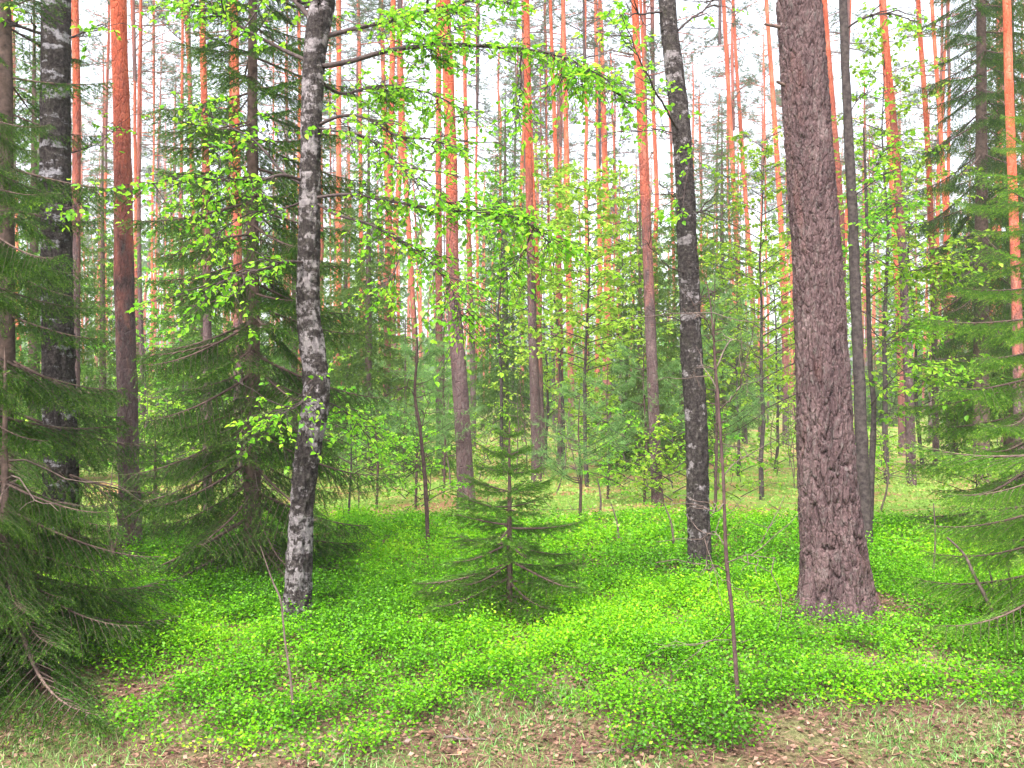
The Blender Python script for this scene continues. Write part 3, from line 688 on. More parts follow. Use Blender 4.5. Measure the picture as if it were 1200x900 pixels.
def slim(label, name, cat, bx, by, pts, mat, top, seed, sides=20, rings=160, bumpy=.22, group=None):
    base = ground_at(bx, by); P, r = trunk_path(base, pts, top, .3) if top else (np.array([at(px, py, base.y) for px, py, w in pts]) - np.array(base), np.array([w / F * base.y / 2 for _, _, w in pts]))
    P[0][2] = min(P[0][2], -.04)
    root = link(name, None, None, base); tag(root, label, cat, group)
    g = Geo(); Q = resample(np.concatenate([P, r[:, None]], 1), rings); n = sides
    a = np.arange(n) / n * 2 * math.pi; A, SS = np.meshgrid(a, np.linspace(0, P[-1][2], len(Q)))
    disp = (fbm(np.stack([np.cos(A) * 2, np.sin(A) * 2, SS * 8], -1), seed, 3) - .5) * bumpy * 2 * Q[:, 3:4]
    tube(g, Q[:, :3], Q[:, 3], n, disp=disp); link('trunk', g.mesh(name, M[mat]), root)
    return root, base, Q
root, base, Q = slim('slim dark-barked birch just right of the big pine', 'birch_tree', 'birch', 1010, 642,
    [(1015, 646, 17), (1013, 600, 15), (1009, 500, 14), (1005, 400, 13), (1001, 300, 11.5), (999, 250, 11), (994, 150, 10.5), (990, 60, 9.5), (988, 0, 9)], 'aspen', 9, 31)
d = base.y
for i, (pts, r0, r1, nl) in enumerate([
 ([(990, 35, d), (1010, 22, d - .1), (1040, 17, d - .2), (1075, 27, d - .3)], .010, .005, 12), ([(995, 135, d), (1005, 112, d + .2), (1015, 105, d + .3)], .006, .003, 8),
 ([(1000, 230, d), (1030, 210, d - .3), (1050, 200, d - .4)], .006, .002, 14)]): limb(root, base, pts, r0, r1, nl, 280 + i, spread=.35)
root, base, Q = slim('thin leafy sapling with bright layered leaves beside the slim dark-barked birch', 'deciduous_sapling', 'sapling', 1019, 628,
    [(1018, 634, 9), (1021, 560, 7.5), (1024, 480, 6.5), (1020, 430, 6), (1017, 330, 5), (1015, 230, 3.5), (1012, 150, 2)], 'aspen', 0, 33, 10, 60)
d = base.y
for i, (pts, r0, r1, nl) in enumerate([
 ([(1021, 475, d), (1032, 460, d - .2), (1055, 435, d - .4), (1085, 425, d - .5), (1110, 432, d - .6)], .006, .002, 26), ([(1020, 420, d), (1045, 395, d + .2), (1070, 378, d + .4), (1100, 380, d + .5)], .006, .002, 26),
 ([(1018, 350, d), (1045, 330, d - .2), (1075, 315, d - .4), (1120, 300, d - .5)], .006, .002, 34), ([(1018, 340, d), (1000, 320, d - .2), (1030, 270, d - .5)], .005, .002, 18),
 ([(1016, 270, d), (1035, 250, d + .3), (1055, 235, d + .5)], .005, .002, 22), ([(1018, 380, d), (1040, 400, d + .5), (1060, 340, d + .8)], .005, .002, 18),
 ([(1014, 220, d), (1030, 190, d), (1045, 165, d)], .004, .002, 16), ([(1022, 500, d), (1040, 480, d + .5), (1062, 470, d + .8)], .004, .002, 8)]): limb(root, base, pts, r0, r1, int(nl * 1.8), 300 + i, leaf=.052, spread=.45, lmat='sap_leaf')

# bare saplings and sticks
root, base, Q = slim('bare brown dead sapling standing in front of the bilberries, left of the big pine', 'dead_sapling', 'sapling', 865, 838,
    [(866, 842, 5.4), (862, 780, 5), (858, 720, 4.7), (851, 650, 4.3), (848, 570, 3.8), (843, 490, 3.4), (838, 420, 2.5), (833, 360, 1.8), (828, 330, .7)], 'brownstem', 0, 41, 10, 90)
d = base.y
for i, pts in enumerate([[(850, 640), (835, 625), (822, 640)], [(851, 660), (880, 648), (905, 650)], [(846, 560), (870, 535), (890, 540)], [(843, 480), (865, 460), (880, 430)], [(840, 430), (858, 398), (885, 410), (905, 440)],
                         [(848, 590), (838, 600), (828, 590)], [(842, 460), (825, 430), (815, 438)], [(838, 400), (826, 372), (812, 365)], [(858, 730), (840, 745), (822, 752)], [(853, 670), (832, 662), (812, 664)]]):
    limb(root, base, [(x, y, d + (-.15 if i % 2 else .2) * k) for k, (x, y) in enumerate(pts)], .0034, .0010, 0, 330 + i, mat='deadwood')
root, base, Q = slim('thin dark bare stem left of the leaning pine', 'dead_sapling', 'sapling', 501, 642,
    [(502, 645, 5.5), (500, 600, 5), (497, 550, 4.5), (492, 500, 3.8), (486, 460, 3.2), (489, 410, 2.6), (486, 350, .8)], 'brownstem', 0, 43, 8, 60)
d = base.y
for i, pts in enumerate([[(498, 560), (490, 545), (484, 555)], [(493, 505), (500, 480), (508, 465)], [(488, 470), (480, 455), (472, 458)], [(501, 590), (506, 560), (508, 540)]]):
    limb(root, base, [(x, y, d) for x, y in pts], .005, .002, 0, 350 + i, mat='brownstem')
root, base, Q = slim('thin leaning bare stick in front of the crooked birch', 'bare_stick', 'stick', 344, 850,
    [(345, 855, 3.2), (341, 800, 3), (334, 750, 2.7), (329, 705, 2.5), (319, 680, 1.9), (305, 640, .7)], 'deadwood', 0, 45, 8, 50)
root, base, Q = slim('forked bare stem at the foot of the thick reddish pine', 'dead_sapling', 'sapling', 134, 680,
    [(134, 684, 6), (133, 650, 6), (128, 620, 4), (124, 590, 2.5)], 'brownstem', 0, 47, 8, 40)
limb(root, base, [(133, 650, base.y), (138, 625, base.y), (140, 600, base.y)], .008, .003, 0, 371, mat='brownstem')
root, base, Q = slim('thin curved bare twig rising from the grass by the nearest edge spruce', 'bare_stick', 'stick', 1190, 752,
    [(1195, 756, 6), (1176, 748, 5), (1160, 710, 4.5), (1142, 675, 4), (1130, 650, 3), (1110, 630, 2)], 'deadwood', 0, 49, 8, 50)
for i, (bx, by, tx, ty) in enumerate([(1168, 720, 1150, 640), (1186, 730, 1178, 650), (1092, 680, 1094, 590), (790, 640, 778, 590), (725, 640, 716, 590), (702, 612, 700, 560)]):
    slim(['upright bare twig left of the curved twig by the edge spruce', 'upright bare twig right of the curved twig by the edge spruce', 'thin bare twig in bilberries right of the slim birch', 'thin bare twig left of the dark birch foot', 'thin bare twig in the bilberries right of the small spruce', 'short bare twig behind the small spruce'][i],
         'bare_stick', 'stick', bx, by, [(bx, by + 4, 3), ((bx + tx) / 2 + 3, (by + ty) / 2, 2.4), (tx, ty, 1.2)], 'deadwood', 0, 60 + i, 6, 20)

# ------------------------------------------------------------------ young trees of the middle distance
def sapling(label, px, dist, H, Rr, n, leaf, seed, nl=7, group='leafy saplings', lmat='sap_leaf', up=.55, z0=.2, name='deciduous_sapling', cat='sapling', spread=.3):
    base = on_ground(px, dist); r = np.random.default_rng(seed); root = link(name, None, None, base); tag(root, label, cat, group)
    t = np.linspace(0, 1, 10); stem = np.stack([np.cumsum(r.normal(0, .02 * H / 3, 10)), np.cumsum(r.normal(0, .02 * H / 3, 10)), H * t], -1); stem[0] = (0, 0, -.05)
    g = Geo(); tube(g, stem, np.linspace(.006 + .006 * H, .002, 10), 7); link('trunk', g.mesh('sapling_stem', M['aspen']), root)
    w, l = decid_crown(seed, H, Rr, n, leaf, lmat, 'twig', stem, nl, up, spread, z0)
    c = tag(link('crown', l, root), kind='stuff'); link('twigs', w, c)
    return root
sapling('feathery yellow-green young birch in the middle distance, right of the bare straight pine', 688, 13.5, 4.5, 1.2, 56, .075, 501, 16, up=.35, z0=.36, lmat='yellow_leaf')
sapling('second feathery yellow-green young birch behind the first', 660, 16.5, 5.4, 1.2, 50, .08, 502, 14, z0=.35, lmat='yellow_leaf')
sapling('small bright leafy sapling under the yellow-green birches', 690, 15.0, 1.9, .6, 20, .07, 503, 10, lmat='yellow_leaf')
sapling('leafy young tree filling the gap left of the big pine', 893, 12.0, 4.6, 1.15, 48, .065, 504, 11, z0=.25)
sapling('light green young tree behind the dark birch', 865, 15.0, 3.6, 1.1, 34, .07, 505, 10)
sapling('leafy young tree glowing behind the slim birch, right of the big pine', 1040, 14.0, 6.8, 1.4, 56, .07, 506, 11, z0=.3)
sapling('small leafy bush at the edge of the rusty clearing, under the light green spruce', 1140, 9.6, .75, .5, 12, .045, 507, 6, z0=.3)
sapling('small leafy bush right of the crooked birch', 408, 9.5, 1.35, .55, 16, .045, 508, 6)
sapling('low pale bush behind the crooked birch', 435, 14.0, 1.1, .7, 16, .06, 509, 7)
sapling('leafy sapling beside the dark birch foot', 838, 13.0, 1.1, .45, 12, .06, 510, 7)
sapling('tall leafy sapling behind the leaning pine crown gap', 590, 15.0, 4.8, 1.1, 36, .07, 511, 11, z0=.42)
sapling('leafy sapling between the white-banded birch and the dark spruce', 172, 14.0, 2.6, .8, 20, .055, 512, 7)
sapling('leafy sapling low beside the thick reddish pine', 196, 11.5, 1.3, .6, 16, .05, 513, 7)
sapling('leafy young tree at the upper gap between dark birch and leaning pine', 735, 20.0, 6.0, 1.4, 36, .075, 514, 8, z0=.4)

sapling('lime green young tree glowing behind the clearing pine', 1082, 16.0, 5.2, 1.3, 46, .075, 515, 12, z0=.2, lmat='yellow_leaf')
sapling('lime green young tree low behind the gap left of the big pine', 908, 17.0, 4.2, 1.3, 40, .08, 516, 12, z0=.15, lmat='yellow_leaf')
sapling('lime green young tree left of the yellow-green birches', 640, 19.0, 4.6, 1.3, 40, .085, 517, 12, z0=.15, lmat='yellow_leaf')
sapling('lime green young tree behind the straight reddish pine', 745, 22.0, 5.0, 1.4, 40, .09, 518, 12, z0=.15, lmat='yellow_leaf')

def young_pine(label, px, dist, H, seed, stem_px=1.0):
    base = on_ground(px, dist); r = np.random.default_rng(seed); root = link('young_pine', None, None, base); tag(root, label, 'young pine', 'young pines')
    g = Geo(); tube(g, np.array([[0, 0, -.05], [.02, 0, H * .4], [-.01, .02, H * .7], [0, 0, H]]), [.018, .014, .009, .003], 7); link('trunk', g.mesh('young_pine_stem', M['brownstem']), root)
    w, nd = Geo(), Geo(); C, Dd = [], []
    for i in range(int(H * 13)):
        z = H * (.22 + .76 * r.random() ** .8); a = r.uniform(0, 6.28); L = .75 * (1 - z / H) ** .7 * r.uniform(.6, 1.1) + .08
        t = np.linspace(0, 1, 7); P = np.stack([np.cos(a) * L * t, np.sin(a) * L * t, z + .5 * L * t ** 1.6], -1); tube(w, P, np.linspace(.006, .002, 7), 4, cap=False)
        for j in range(2, 7):
            for k in range(3):
                d = unit(np.array([math.cos(a), math.sin(a), .5]) + r.normal(0, .6, 3)); l = r.uniform(.05, .16)
                for q in np.linspace(0, 1, 4): C.append(P[j] + d * l * q); Dd.append(d)
    C = np.repeat(np.array(C), 7, 0); Dd = np.repeat(np.array(Dd), 7, 0); D = unit(Dd * .8 + rdir(len(C), -1, 1, r)); B = unit(np.cross(D, rdir(len(D), -1, 1, r)))
    V = np.stack([C - B * .0022, C + B * .0022, C + D * r.uniform(.035, .06, len(C))[:, None]], 1).reshape(-1, 3)
    nd.add(V, np.arange(len(V)).reshape(-1, 3), r.random(len(C)))
    c = tag(link('crown', nd.mesh('young_pine_needles', M['pine_young']), root), kind='stuff'); link('twigs', w.mesh('young_pine_twigs', M['brownstem']), c)
young_pine('soft bluish young pine left of the leaning pine foot', 487, 11.0, 2.0, 601)
young_pine('soft bluish young pine in front of the straight reddish pine', 755, 11.5, 2.1, 602)
young_pine('thin young pine standing alone right of the small spruce', 679, 9.6, 1.35, 603)
young_pine('dark young pine close behind the dark birch', 838, 10.0, 2.6, 604)
young_pine('slim young pine left of the straight reddish pine', 712, 12.0, 1.7, 605)
young_pine('small young pine near the crooked birch, right of its foot', 441, 11.0, 1.3, 606)
young_pine('small young pine between the leaning pine and the thin dark stem', 520, 12.5, 1.9, 607)

# ------------------------------------------------------------------ forest behind: slender pines, spruces and saplings as individuals
HEROES = [(68, 'the white-banded birch'), (150, 'the thick reddish pine'), (296, 'the dark hanging spruce'), (362, 'the crooked birch'), (454, 'the pink-grey pine'), (532, 'the leaning pine'), (622, 'the bare straight pine'),
          (711, 'the orange pine cluster'), (762, 'the straight reddish pine'), (812, 'the dark birch'), (968, 'the big pine'), (1010, 'the slim birch'), (1062, 'the clearing pine'), (1190, 'the light green spruce')]
def where(px):
    l = [h for x, h in HEROES if x <= px]; r_ = [h for x, h in HEROES if x > px]
    if not l: return 'left of ' + r_[0]
    if not r_: return 'right of ' + l[-1]
    return 'between ' + l[-1] + ' and ' + r_[0]
TRUNKS = []
for k in range(4):
    r = np.random.default_rng(700 + k); z = np.linspace(0, 19, 12)
    P = np.stack([np.cumsum(r.normal(0, .05, 12)) - .05 * k * z / 10, np.cumsum(r.normal(0, .05, 12)), z], -1); P[0] = (0, 0, -.6)
    g = Geo(); tube(g, P, np.linspace(.085, .034, 12), 10)
    for _ in range(7):
        i = r.integers(4, 10); dd = rdir(1, -.2, .2, r)[0]; tube(g, np.stack([P[i], P[i] + dd * .4, P[i] + dd * r.uniform(.5, 1.1) + [0, 0, -.1]]), [.018, .012, .005], 4)
    TRUNKS.append((g.mesh('slender_pine_trunk', M['pine_far']), P))
taken = [((p[1] - 600) / F * ground_at(p[1], p[2]).y, ground_at(p[1], p[2]).y) for p in PINES]
cnt = 0; tries = 0
while cnt < 150 and tries < 6000:
    tries += 1
    y = math.sqrt(R.uniform(24 ** 2, 80 ** 2)); px = R.uniform(-90, 1290); x = (px - 600) / F * y
    if y < 30 and (560 < px < 620 or 640 < px < 720 or 780 < px < 850) and R.random() < .7: continue
    if any((x - a) ** 2 + (y - b) ** 2 < 1.6 ** 2 for a, b in taken): continue
    taken.append((x, y)); k = R.randrange(4); s = R.uniform(.78, 1.2) * (1 if y > 24 else .85)
    root = link('pine_tree', None, None, on_ground(px, y), (R.uniform(-.02, .02), R.uniform(-.035, .015), R.uniform(0, 6.28)), (s * R.uniform(.8, 1.1), ) * 2 + (R.uniform(.9, 1.12),))
    wpx = .23 * root.scale[0] * F / y; tn = 'slim distant' if wpx > 8 else ('thin far-off' if wpx > 5.2 else 'threadlike remote')
    tag(root, tn + ' orange pine ' + where(px), 'pine', 'slender pines deep in the wood ' + where(px))
    link('trunk', TRUNKS[k][0], root)
    zc = R.uniform(9.5, 13.0); i = int(np.argmin(abs(TRUNKS[k][1][:, 2] - zc)))
    put_crown(root, TRUNKS[k][1][i], R.randrange(4), R.uniform(.9, 1.3)); cnt += 1

def far_spruce_mesh(seed, H, reach, per=5, z0=.06):
    r = random.Random(seed); w, nd = Geo(), Geo()
    tube(w, np.array([[0, 0, -.4], [0, 0, H * .5], [0, 0, H]]), [.02 * H ** .8, .012 * H ** .8, .01], 7)
    kw = dict(step=.03, nl=.06, nw=.024, per=2, gap=.105, bare=.1, bright=.4)
    pr = [spruce_branch(L, .3, .5, seed + i, **kw) for i, L in enumerate((.8, 1.2, 1.7))]
    nwh = int(H * 4.2)
    for i in range(nwh):
        u = i / nwh; z = H * (z0 + (.98 - z0) * u)
        for k in range(per):
            ln = reach * (1 - u) ** .75 * r.uniform(.7, 1.15) + .08; j = 0 if ln < 1 else (1 if ln < 1.45 else 2); s = ln / (.8, 1.2, 1.7)[j]
            nd.merge(pr[j][1], Matrix.Translation((0, 0, z)) @ Euler((0, -math.radians(-14 + 30 * u + r.uniform(-6, 6)), k * 6.283 / per + i * 1.1 + r.uniform(-.3, .3))).to_matrix().to_4x4() @ Matrix.Scale(s, 4))
    return w.mesh('far_spruce_trunk', M['spruce_bark']), nd.mesh('far_spruce_needles', M['needles_far'])
FARS = [(11, far_spruce_mesh(811, 11, 1.7, 5, .12)), (7.5, far_spruce_mesh(812, 7.5, 1.5, 5, .07)), (3.6, far_spruce_mesh(813, 3.6, .95, 5, .05))]
def far_spruce(px, y, k, s, label, group):
    root = link('spruce_tree', None, None, on_ground(px, y), (0, 0, R.uniform(0, 6.28)), s); tag(root, label, 'spruce', group)
    link('trunk', FARS[k][1][0], root); tag(link('crown', FARS[k][1][1], root), kind='stuff')
for px, y, k, s, lab in [
 (432, 18, 1, .95, 'dark spruce behind the pink-grey pine'), (592, 25, 0, .9, 'dark grey-green spruce between the leaning pine and the bare straight pine'),
 (750, 17, 1, .72, 'deep green spruce left of the straight reddish pine'), (800, 19, 1, .95, 'spruce directly behind the dark birch'), (846, 30, 0, 1.0, 'tall distant spruce standing behind the dark birch twigs'),
 (240, 15, 1, 1.0, 'spruce at the back of the dark hanging spruce'), (405, 22, 1, .9, 'spruce just right of the crooked birch in the distance'), (120, 19, 1, .9, 'spruce behind the thick reddish pine'), (40, 14, 1, 1.0, 'spruce in the dark edge behind the white-banded birch'),
 (1185, 17, 0, 1.0, 'spruce deep behind the light green spruce at the edge'), (1120, 17, 2, .9, 'low spruce at the back of the rusty clearing'), (520, 15, 2, .7, 'low light spruce behind the leaning pine'), (345, 19, 1, .9, 'spruce hidden behind the crooked birch stem'),
 (475, 17.5, 2, .8, 'bushy low spruce behind the soft bluish young pine')]: far_spruce(px, y, k, s, lab, 'spruces behind the clearing')
for _ in range(40):
    y = R.uniform(32, 76); px = R.uniform(-60, 1260); far_spruce(px, y, R.choice((1, 2, 2, 2)), R.uniform(.7, 1.2), 'distant undergrowth spruce ' + where(px), 'distant spruces ' + where(px))
SAPS = [decid_crown(900 + i, 3.5 + i, 1.25, 30, .10, 'sap_leaf', 'twig', None, 9, .5, .4, .12) for i in range(3)]
for _ in range(58):
    y = R.uniform(18, 60); px = R.uniform(-60, 1260); k = R.randrange(3)
    root = link('deciduous_sapling', None, None, on_ground(px, y), (0, 0, R.uniform(0, 6.28)), R.uniform(.5, 1.15)); tag(root, 'distant leafy sapling ' + where(px), 'sapling', 'distant leafy saplings ' + where(px))
    g = SAPS[k]; c = tag(link('crown', g[1], root), kind='stuff'); link('twigs', g[0], c)
    if not hasattr(far_spruce, 'st'):
        q = Geo(); tube(q, np.array([[0, 0, -.1], [.03, 0, 1.5], [0, 0, 5]]), [.025, .018, .004], 6); far_spruce.st = q.mesh('sapling_stem', M['aspen'])
    link('trunk', far_spruce.st, root)

# the far-off wood that closes the view
def far_wood():
    r = np.random.default_rng(77); w, nd = Geo(), Geo()
    for i in range(260):
        y = r.uniform(78, 150); x = r.uniform(-.72, .72) * y; z = float(gz(x, y)); h = r.uniform(15, 23)
        tube(w, np.array([[x, y, z - .5], [x + r.normal(0, .2), y, z + h * .5], [x + r.normal(0, .5), y, z + h]]), [.17, .13, .05], 5, cap=False)
        n = 60; c = np.stack([x + r.normal(0, 1.1, n), y + r.normal(0, 1.1, n), z + h * (.78 + .2 * r.normal(0, .5, n))], -1)
        leaves(nd, c, rdir(n, -1, 1, r), rdir(n, -1, 1, r), r.uniform(.4, 1., n), r.random(n))
    for i in range(700):
        y = r.uniform(74, 150); x = r.uniform(-.72, .72) * y; z = float(gz(x, y)); h = r.uniform(2, 9); n = 75
        u = r.random(n); c = np.stack([x + r.normal(0, .55, n) * (1.1 - u) * h * .35, y + r.normal(0, .55, n) * (1.1 - u) * h * .35, z + h * u], -1)
        leaves(nd, c, rdir(n, -1, .2, r), rdir(n, -1, 1, r), r.uniform(.4, .9, n), r.random(n))
    o = link('distant_forest', nd.mesh('distant_foliage', M['needles_far'])); tag(o, 'far-off mass of trees closing the view behind all trunks', 'forest', None, 'stuff')
    link('trunks', w.mesh('distant_trunks', M['pine_far']), o)['kind'] = 'stuff'
far_wood()

# ------------------------------------------------------------------ ground cover
def cover_density(x, y):
    """How thickly the bilberries stand, 0..1."""
    n = fbm(xy3(x * 1.5, y * 1.5, 7.7), 21, 3); n2 = fbm(xy3(x * .45, y * .45, 2.2), 25, 2)
    edge = 4.12 + .5 * (fbm(xy3(x * 1.1, x * 0 + 3, 1.1), 29, 2) - .5) + .42 * sstep(1.5, 2.6, x) + .25 * sstep(-1.2, -1.8, x) - .35 * np.exp(-(x - .35) ** 2 / .5)
    c1, c2 = worley2(np.mod(x * 3.2 + 64, 128), y * 3.2, 128, 17)                                        # clumps some 30 cm across
    g_ = sstep(edge, edge + 1.35, y)
    f = sstep(edge - .3, edge + .3, y) * sstep(11.2, 8.8, y + (n2 - .5) * 3 + (n - .5) * 2)
    f = f * sstep(.44 - .36 * g_, .52 - .36 * g_, n) * (1 - (.92 - .22 * g_) * sstep(.30, .60, c1))
    f = f * (1 - np.clip(1.25 * np.exp(-((x - 2.2) ** 2 / .26 + (y - 6.0) ** 2 / .16)), 0, 1))                    # bare mound by the big pine
    f = f * (1 - .95 * np.exp(-((x - 2.0) ** 2 / .45 + (y - 5.0) ** 2 / .06)))
    f = f * (1 - .6 * np.exp(-((x - .1) ** 2 / .10 + (y - 4.72) ** 2 / .01))) * (1 - .85 * np.exp(-((x + .85) ** 2 / .12 + (y - 4.75) ** 2 / .012))) * (1 - .6 * np.exp(-((x - .75) ** 2 / .08 + (y - 4.8) ** 2 / .01)))
    f = f * (1 - .8 * np.exp(-((x + 2.6) ** 2 / .6 + (y - 5.4) ** 2 / .5)))
    f = f * (1 - .7 * sstep(-2.6, -3.6, x))
    return f
def scatter(n, y0, y1, half=.62, extra=.5, r=rng):
    y = np.sqrt(r.uniform(y0 ** 2, y1 ** 2, n)); x = r.uniform(-1, 1, n) * (half * y + extra); return x, y
def bilberry():
    g = Geo(); st = Geo()
    for (n, y0, y1, nl, size) in ((26000, 4.0, 7.2, 24, .0180), (17000, 7.2, 10.0, 14, .026), (7000, 10, 14, 10, .036)):
        x, y = scatter(n, y0, y1); f = cover_density(x, y); keep = rng.random(n) < f; x, y, f = x[keep], y[keep], f[keep]; m = len(x)
        hump = fbm(xy3(x * 2.3, y * 2.3, 4), 61, 2)
        c1, c2 = worley2(np.mod(x * 3.2 + 64, 128), y * 3.2, 128, 17); h = (.02 + .06 * hump + .125 * sstep(.62, .05, c1)) * rng.uniform(.65, 1.3, m) * (.6 + .4 * f)
        z = gz(x, y); tone = np.clip(.38 + .9 * (fbm(xy3(x * 1.1, y * 1.1, 8), 65, 3) - .45) + rng.normal(0, .16, m), 0, 1)
        lx = rng.normal(0, .25, m) * h; ly = rng.normal(0, .25, m) * h
        V = np.stack([np.stack([x - .0012, y, z - .02], -1), np.stack([x + .0012, y, z - .02], -1), np.stack([x + lx, y + ly, z + h], -1)], 1).reshape(-1, 3)
        st.add(V, np.arange(m * 3).reshape(-1, 3), .3)
        u = np.clip(rng.beta(2.2, 1.1, (m, nl)), .15, 1.0)
        sp = .035 * (.6 + u) + .012
        px = x[:, None] + lx[:, None] * u + rng.normal(0, 1, (m, nl)) * sp; py = y[:, None] + ly[:, None] * u + rng.normal(0, 1, (m, nl)) * sp
        pz = z[:, None] + h[:, None] * u + rng.normal(0, .012, (m, nl))
        k = m * nl; D = rdir(k, -.25, .75); Nn = unit(np.stack([np.zeros(k), np.zeros(k), np.ones(k)], -1) + rng.normal(0, .6, (k, 3)))
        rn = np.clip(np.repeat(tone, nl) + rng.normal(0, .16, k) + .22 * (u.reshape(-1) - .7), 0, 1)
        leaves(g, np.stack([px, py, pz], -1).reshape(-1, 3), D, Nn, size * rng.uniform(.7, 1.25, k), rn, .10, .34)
    o = tag(link('bilberry_shrubs', g.mesh('bilberry_leaves', M['bilberry'])), 'bright green carpet of bilberry shrubs covering the forest floor', 'ground cover', None, 'stuff')
    link('stems', st.mesh('bilberry_stems', M['brownstem']), o)['kind'] = 'stuff'
bilberry()
def fallen_leaves():
    g = Geo(); n = 60000; x, y = scatter(n, 3.3, 7.6); keep = rng.random(n) < np.where(y < 6.2, 1, .35); x, y = x[keep], y[keep]
    n2 = 3000; a = rng.normal(0, .36, n2) + 2.2; b = rng.normal(0, .2, n2) + 5.98; x = np.concatenate([x, a]); y = np.concatenate([y, b]); m = len(x)
    patch = fbm(xy3(x * 2, y * 2), 81, 3); k = rng.random(m) < .35 + 1.3 * (patch - .3); x, y = x[k], y[k]; m = len(x)
    z = gz(x, y) + rng.uniform(.0, .022, m)
    leaves(g, np.stack([x, y, z], -1), rdir(m, -.25, .35), unit(np.stack([np.zeros(m), np.zeros(m), np.ones(m)], -1) + rng.normal(0, .4, (m, 3))), rng.uniform(.012, .036, m), np.clip(rng.beta(1.7, 2.4, m), 0, 1), .10, .38)
    tag(link('fallen_leaves', g.mesh('fallen_leaves', M['litter'])), 'pinkish brown fallen leaves strewn along the front edge', 'leaf litter', None, 'stuff')
fallen_leaves()
def needle_litter():
    g = Geo(); n = 26000; x, y = scatter(n, 3.3, 6.6); n2 = 6000; a, b = scatter(n2, 8.5, 14); x = np.concatenate([x, a]); y = np.concatenate([y, b]); m = len(x)
    k = rng.random(m) < np.clip((fbm(xy3(x * 3, y * 3, 2), 111, 3) - .34) * 4, .1, 1); x, y = x[k], y[k]; m = len(x)
    a = rng.uniform(0, 6.28, m); L = np.where(rng.random(m) < .12, rng.uniform(.06, .16, m), rng.uniform(.025, .05, m)); w = .0012 + L * .012
    p = np.stack([x, y, gz(x, y) + rng.uniform(.004, .026, m)], -1); d = np.stack([np.cos(a) * L, np.sin(a) * L, rng.normal(0, .1, m) * L], -1); b = np.stack([-np.sin(a) * w, np.cos(a) * w, 0 * a], -1); u = np.stack([0 * a, 0 * a, w * 1.5], -1)
    V = np.stack([p - b, p + b, p + d, p + u], 1).reshape(-1, 3); i = np.arange(m)[:, None] * 4; r_ = np.clip(rng.beta(1.5, 3, m), 0, 1)
    g.add(V, np.concatenate([i + [0, 2, 3], i + [3, 2, 1]]), np.concatenate([r_, r_]))
    tag(link('needle_litter', g.mesh('needle_litter', M['litter'])), 'brown fallen needles and bits of twig among the leaves', 'leaf litter', None, 'stuff')
needle_litter()
def grass():
    g = Geo()
    def blades(x, y, h, tone):
        m = len(x); z = gz(x, y); a = rng.uniform(0, 6.28, m); w = rng.uniform(.0012, .0026, m); b = np.stack([np.cos(a) * w, np.sin(a) * w, 0 * a], -1)
        p = np.stack([x, y, z - .01], -1); ln = rdir(m, .2, 1) ; ln[:, 2] = np.abs(ln[:, 2]) + .35; ln = unit(ln)
        mid = p + ln * h[:, None] * .55; tip = p + ln * h[:, None] * .9 + np.stack([ln[:, 0] * .35, ln[:, 1] * .35, -.12 * np.ones(m)], -1) * h[:, None]
        V = np.stack([p - b, p + b, mid + b * .8, mid - b * .8, tip], 1).reshape(-1, 3); i = np.arange(m)[:, None] * 5
        g.add(V, i + [0, 1, 2, 3], tone); g.add(V[:0], np.zeros((0, 3), int)); g.f.append((i + [3, 2, 4]) + g.n - m * 5); g.r.append(np.asarray(tone, np.float32))
    n = 150000; x, y = scatter(n, 3.3, 6.3); d = fbm(xy3(x * 1.6, y * 2.2, 5), 91, 3); bare = cover_density(x, y)
    k = rng.random(n) < np.clip((d - .34) * 3.8, .08, 1) * (1 - .8 * bare) * np.where(y > 4.65, .22, 1); x, y = x[k], y[k]
    blades(x, y, rng.uniform(.02, .085, len(x)) * np.where(np.abs(y - 4.9) < .4, 1.5, 1), np.clip(rng.beta(1.6, 2, len(x)) + .15 * (x < -1), 0, 1))
    n = 16000; x, y = scatter(n, 8.3, 18); k = rng.random(n) < np.clip((fbm(xy3(x, y, 6), 95, 3) - .35) * 3, .1, 1) * (1 - .7 * cover_density(x, y)); x, y = x[k], y[k]
    blades(x, y, rng.uniform(.06, .2, len(x)), np.clip(rng.beta(2, 1.6, len(x)), 0, 1))
    tag(link('grass', g.mesh('grass', M['grass'])), 'thin mixed green and dry grass along the front edge', 'grass', None, 'stuff')
grass()
def moss_cover():
    g = Geo()
    for (n, y0, y1, size) in ((66000, 8.2, 16, .034), (30000, 16, 40, .075)):
        x, y = scatter(n, y0, y1, .64, .8); a = fbm(xy3(x * .8, y * .8, 11), 101, 3); k = rng.random(n) < np.clip((a - .34) * 5, .08, 1) * (1 - cover_density(x, y)); x, y, a = x[k], y[k], a[k]; m = len(x)
        c = np.stack([x, y, gz(x, y) + rng.random(m) ** 2 * size * (2 + 7 * sstep(.5, .62, a))], -1)
        leaves(g, c, rdir(m, -.1, .8), rdir(m, .2, 1), size * rng.uniform(.5, 1.2, m), np.clip(.15 + rng.beta(1.5, 2.6, m) + .3 * (a < .46), 0, 1))
    tag(link('ground_plants', g.mesh('ground_plants', M['cover'])), 'low yellow-green plants and rusty needles between the trunks', 'ground cover', None, 'stuff')
moss_cover()

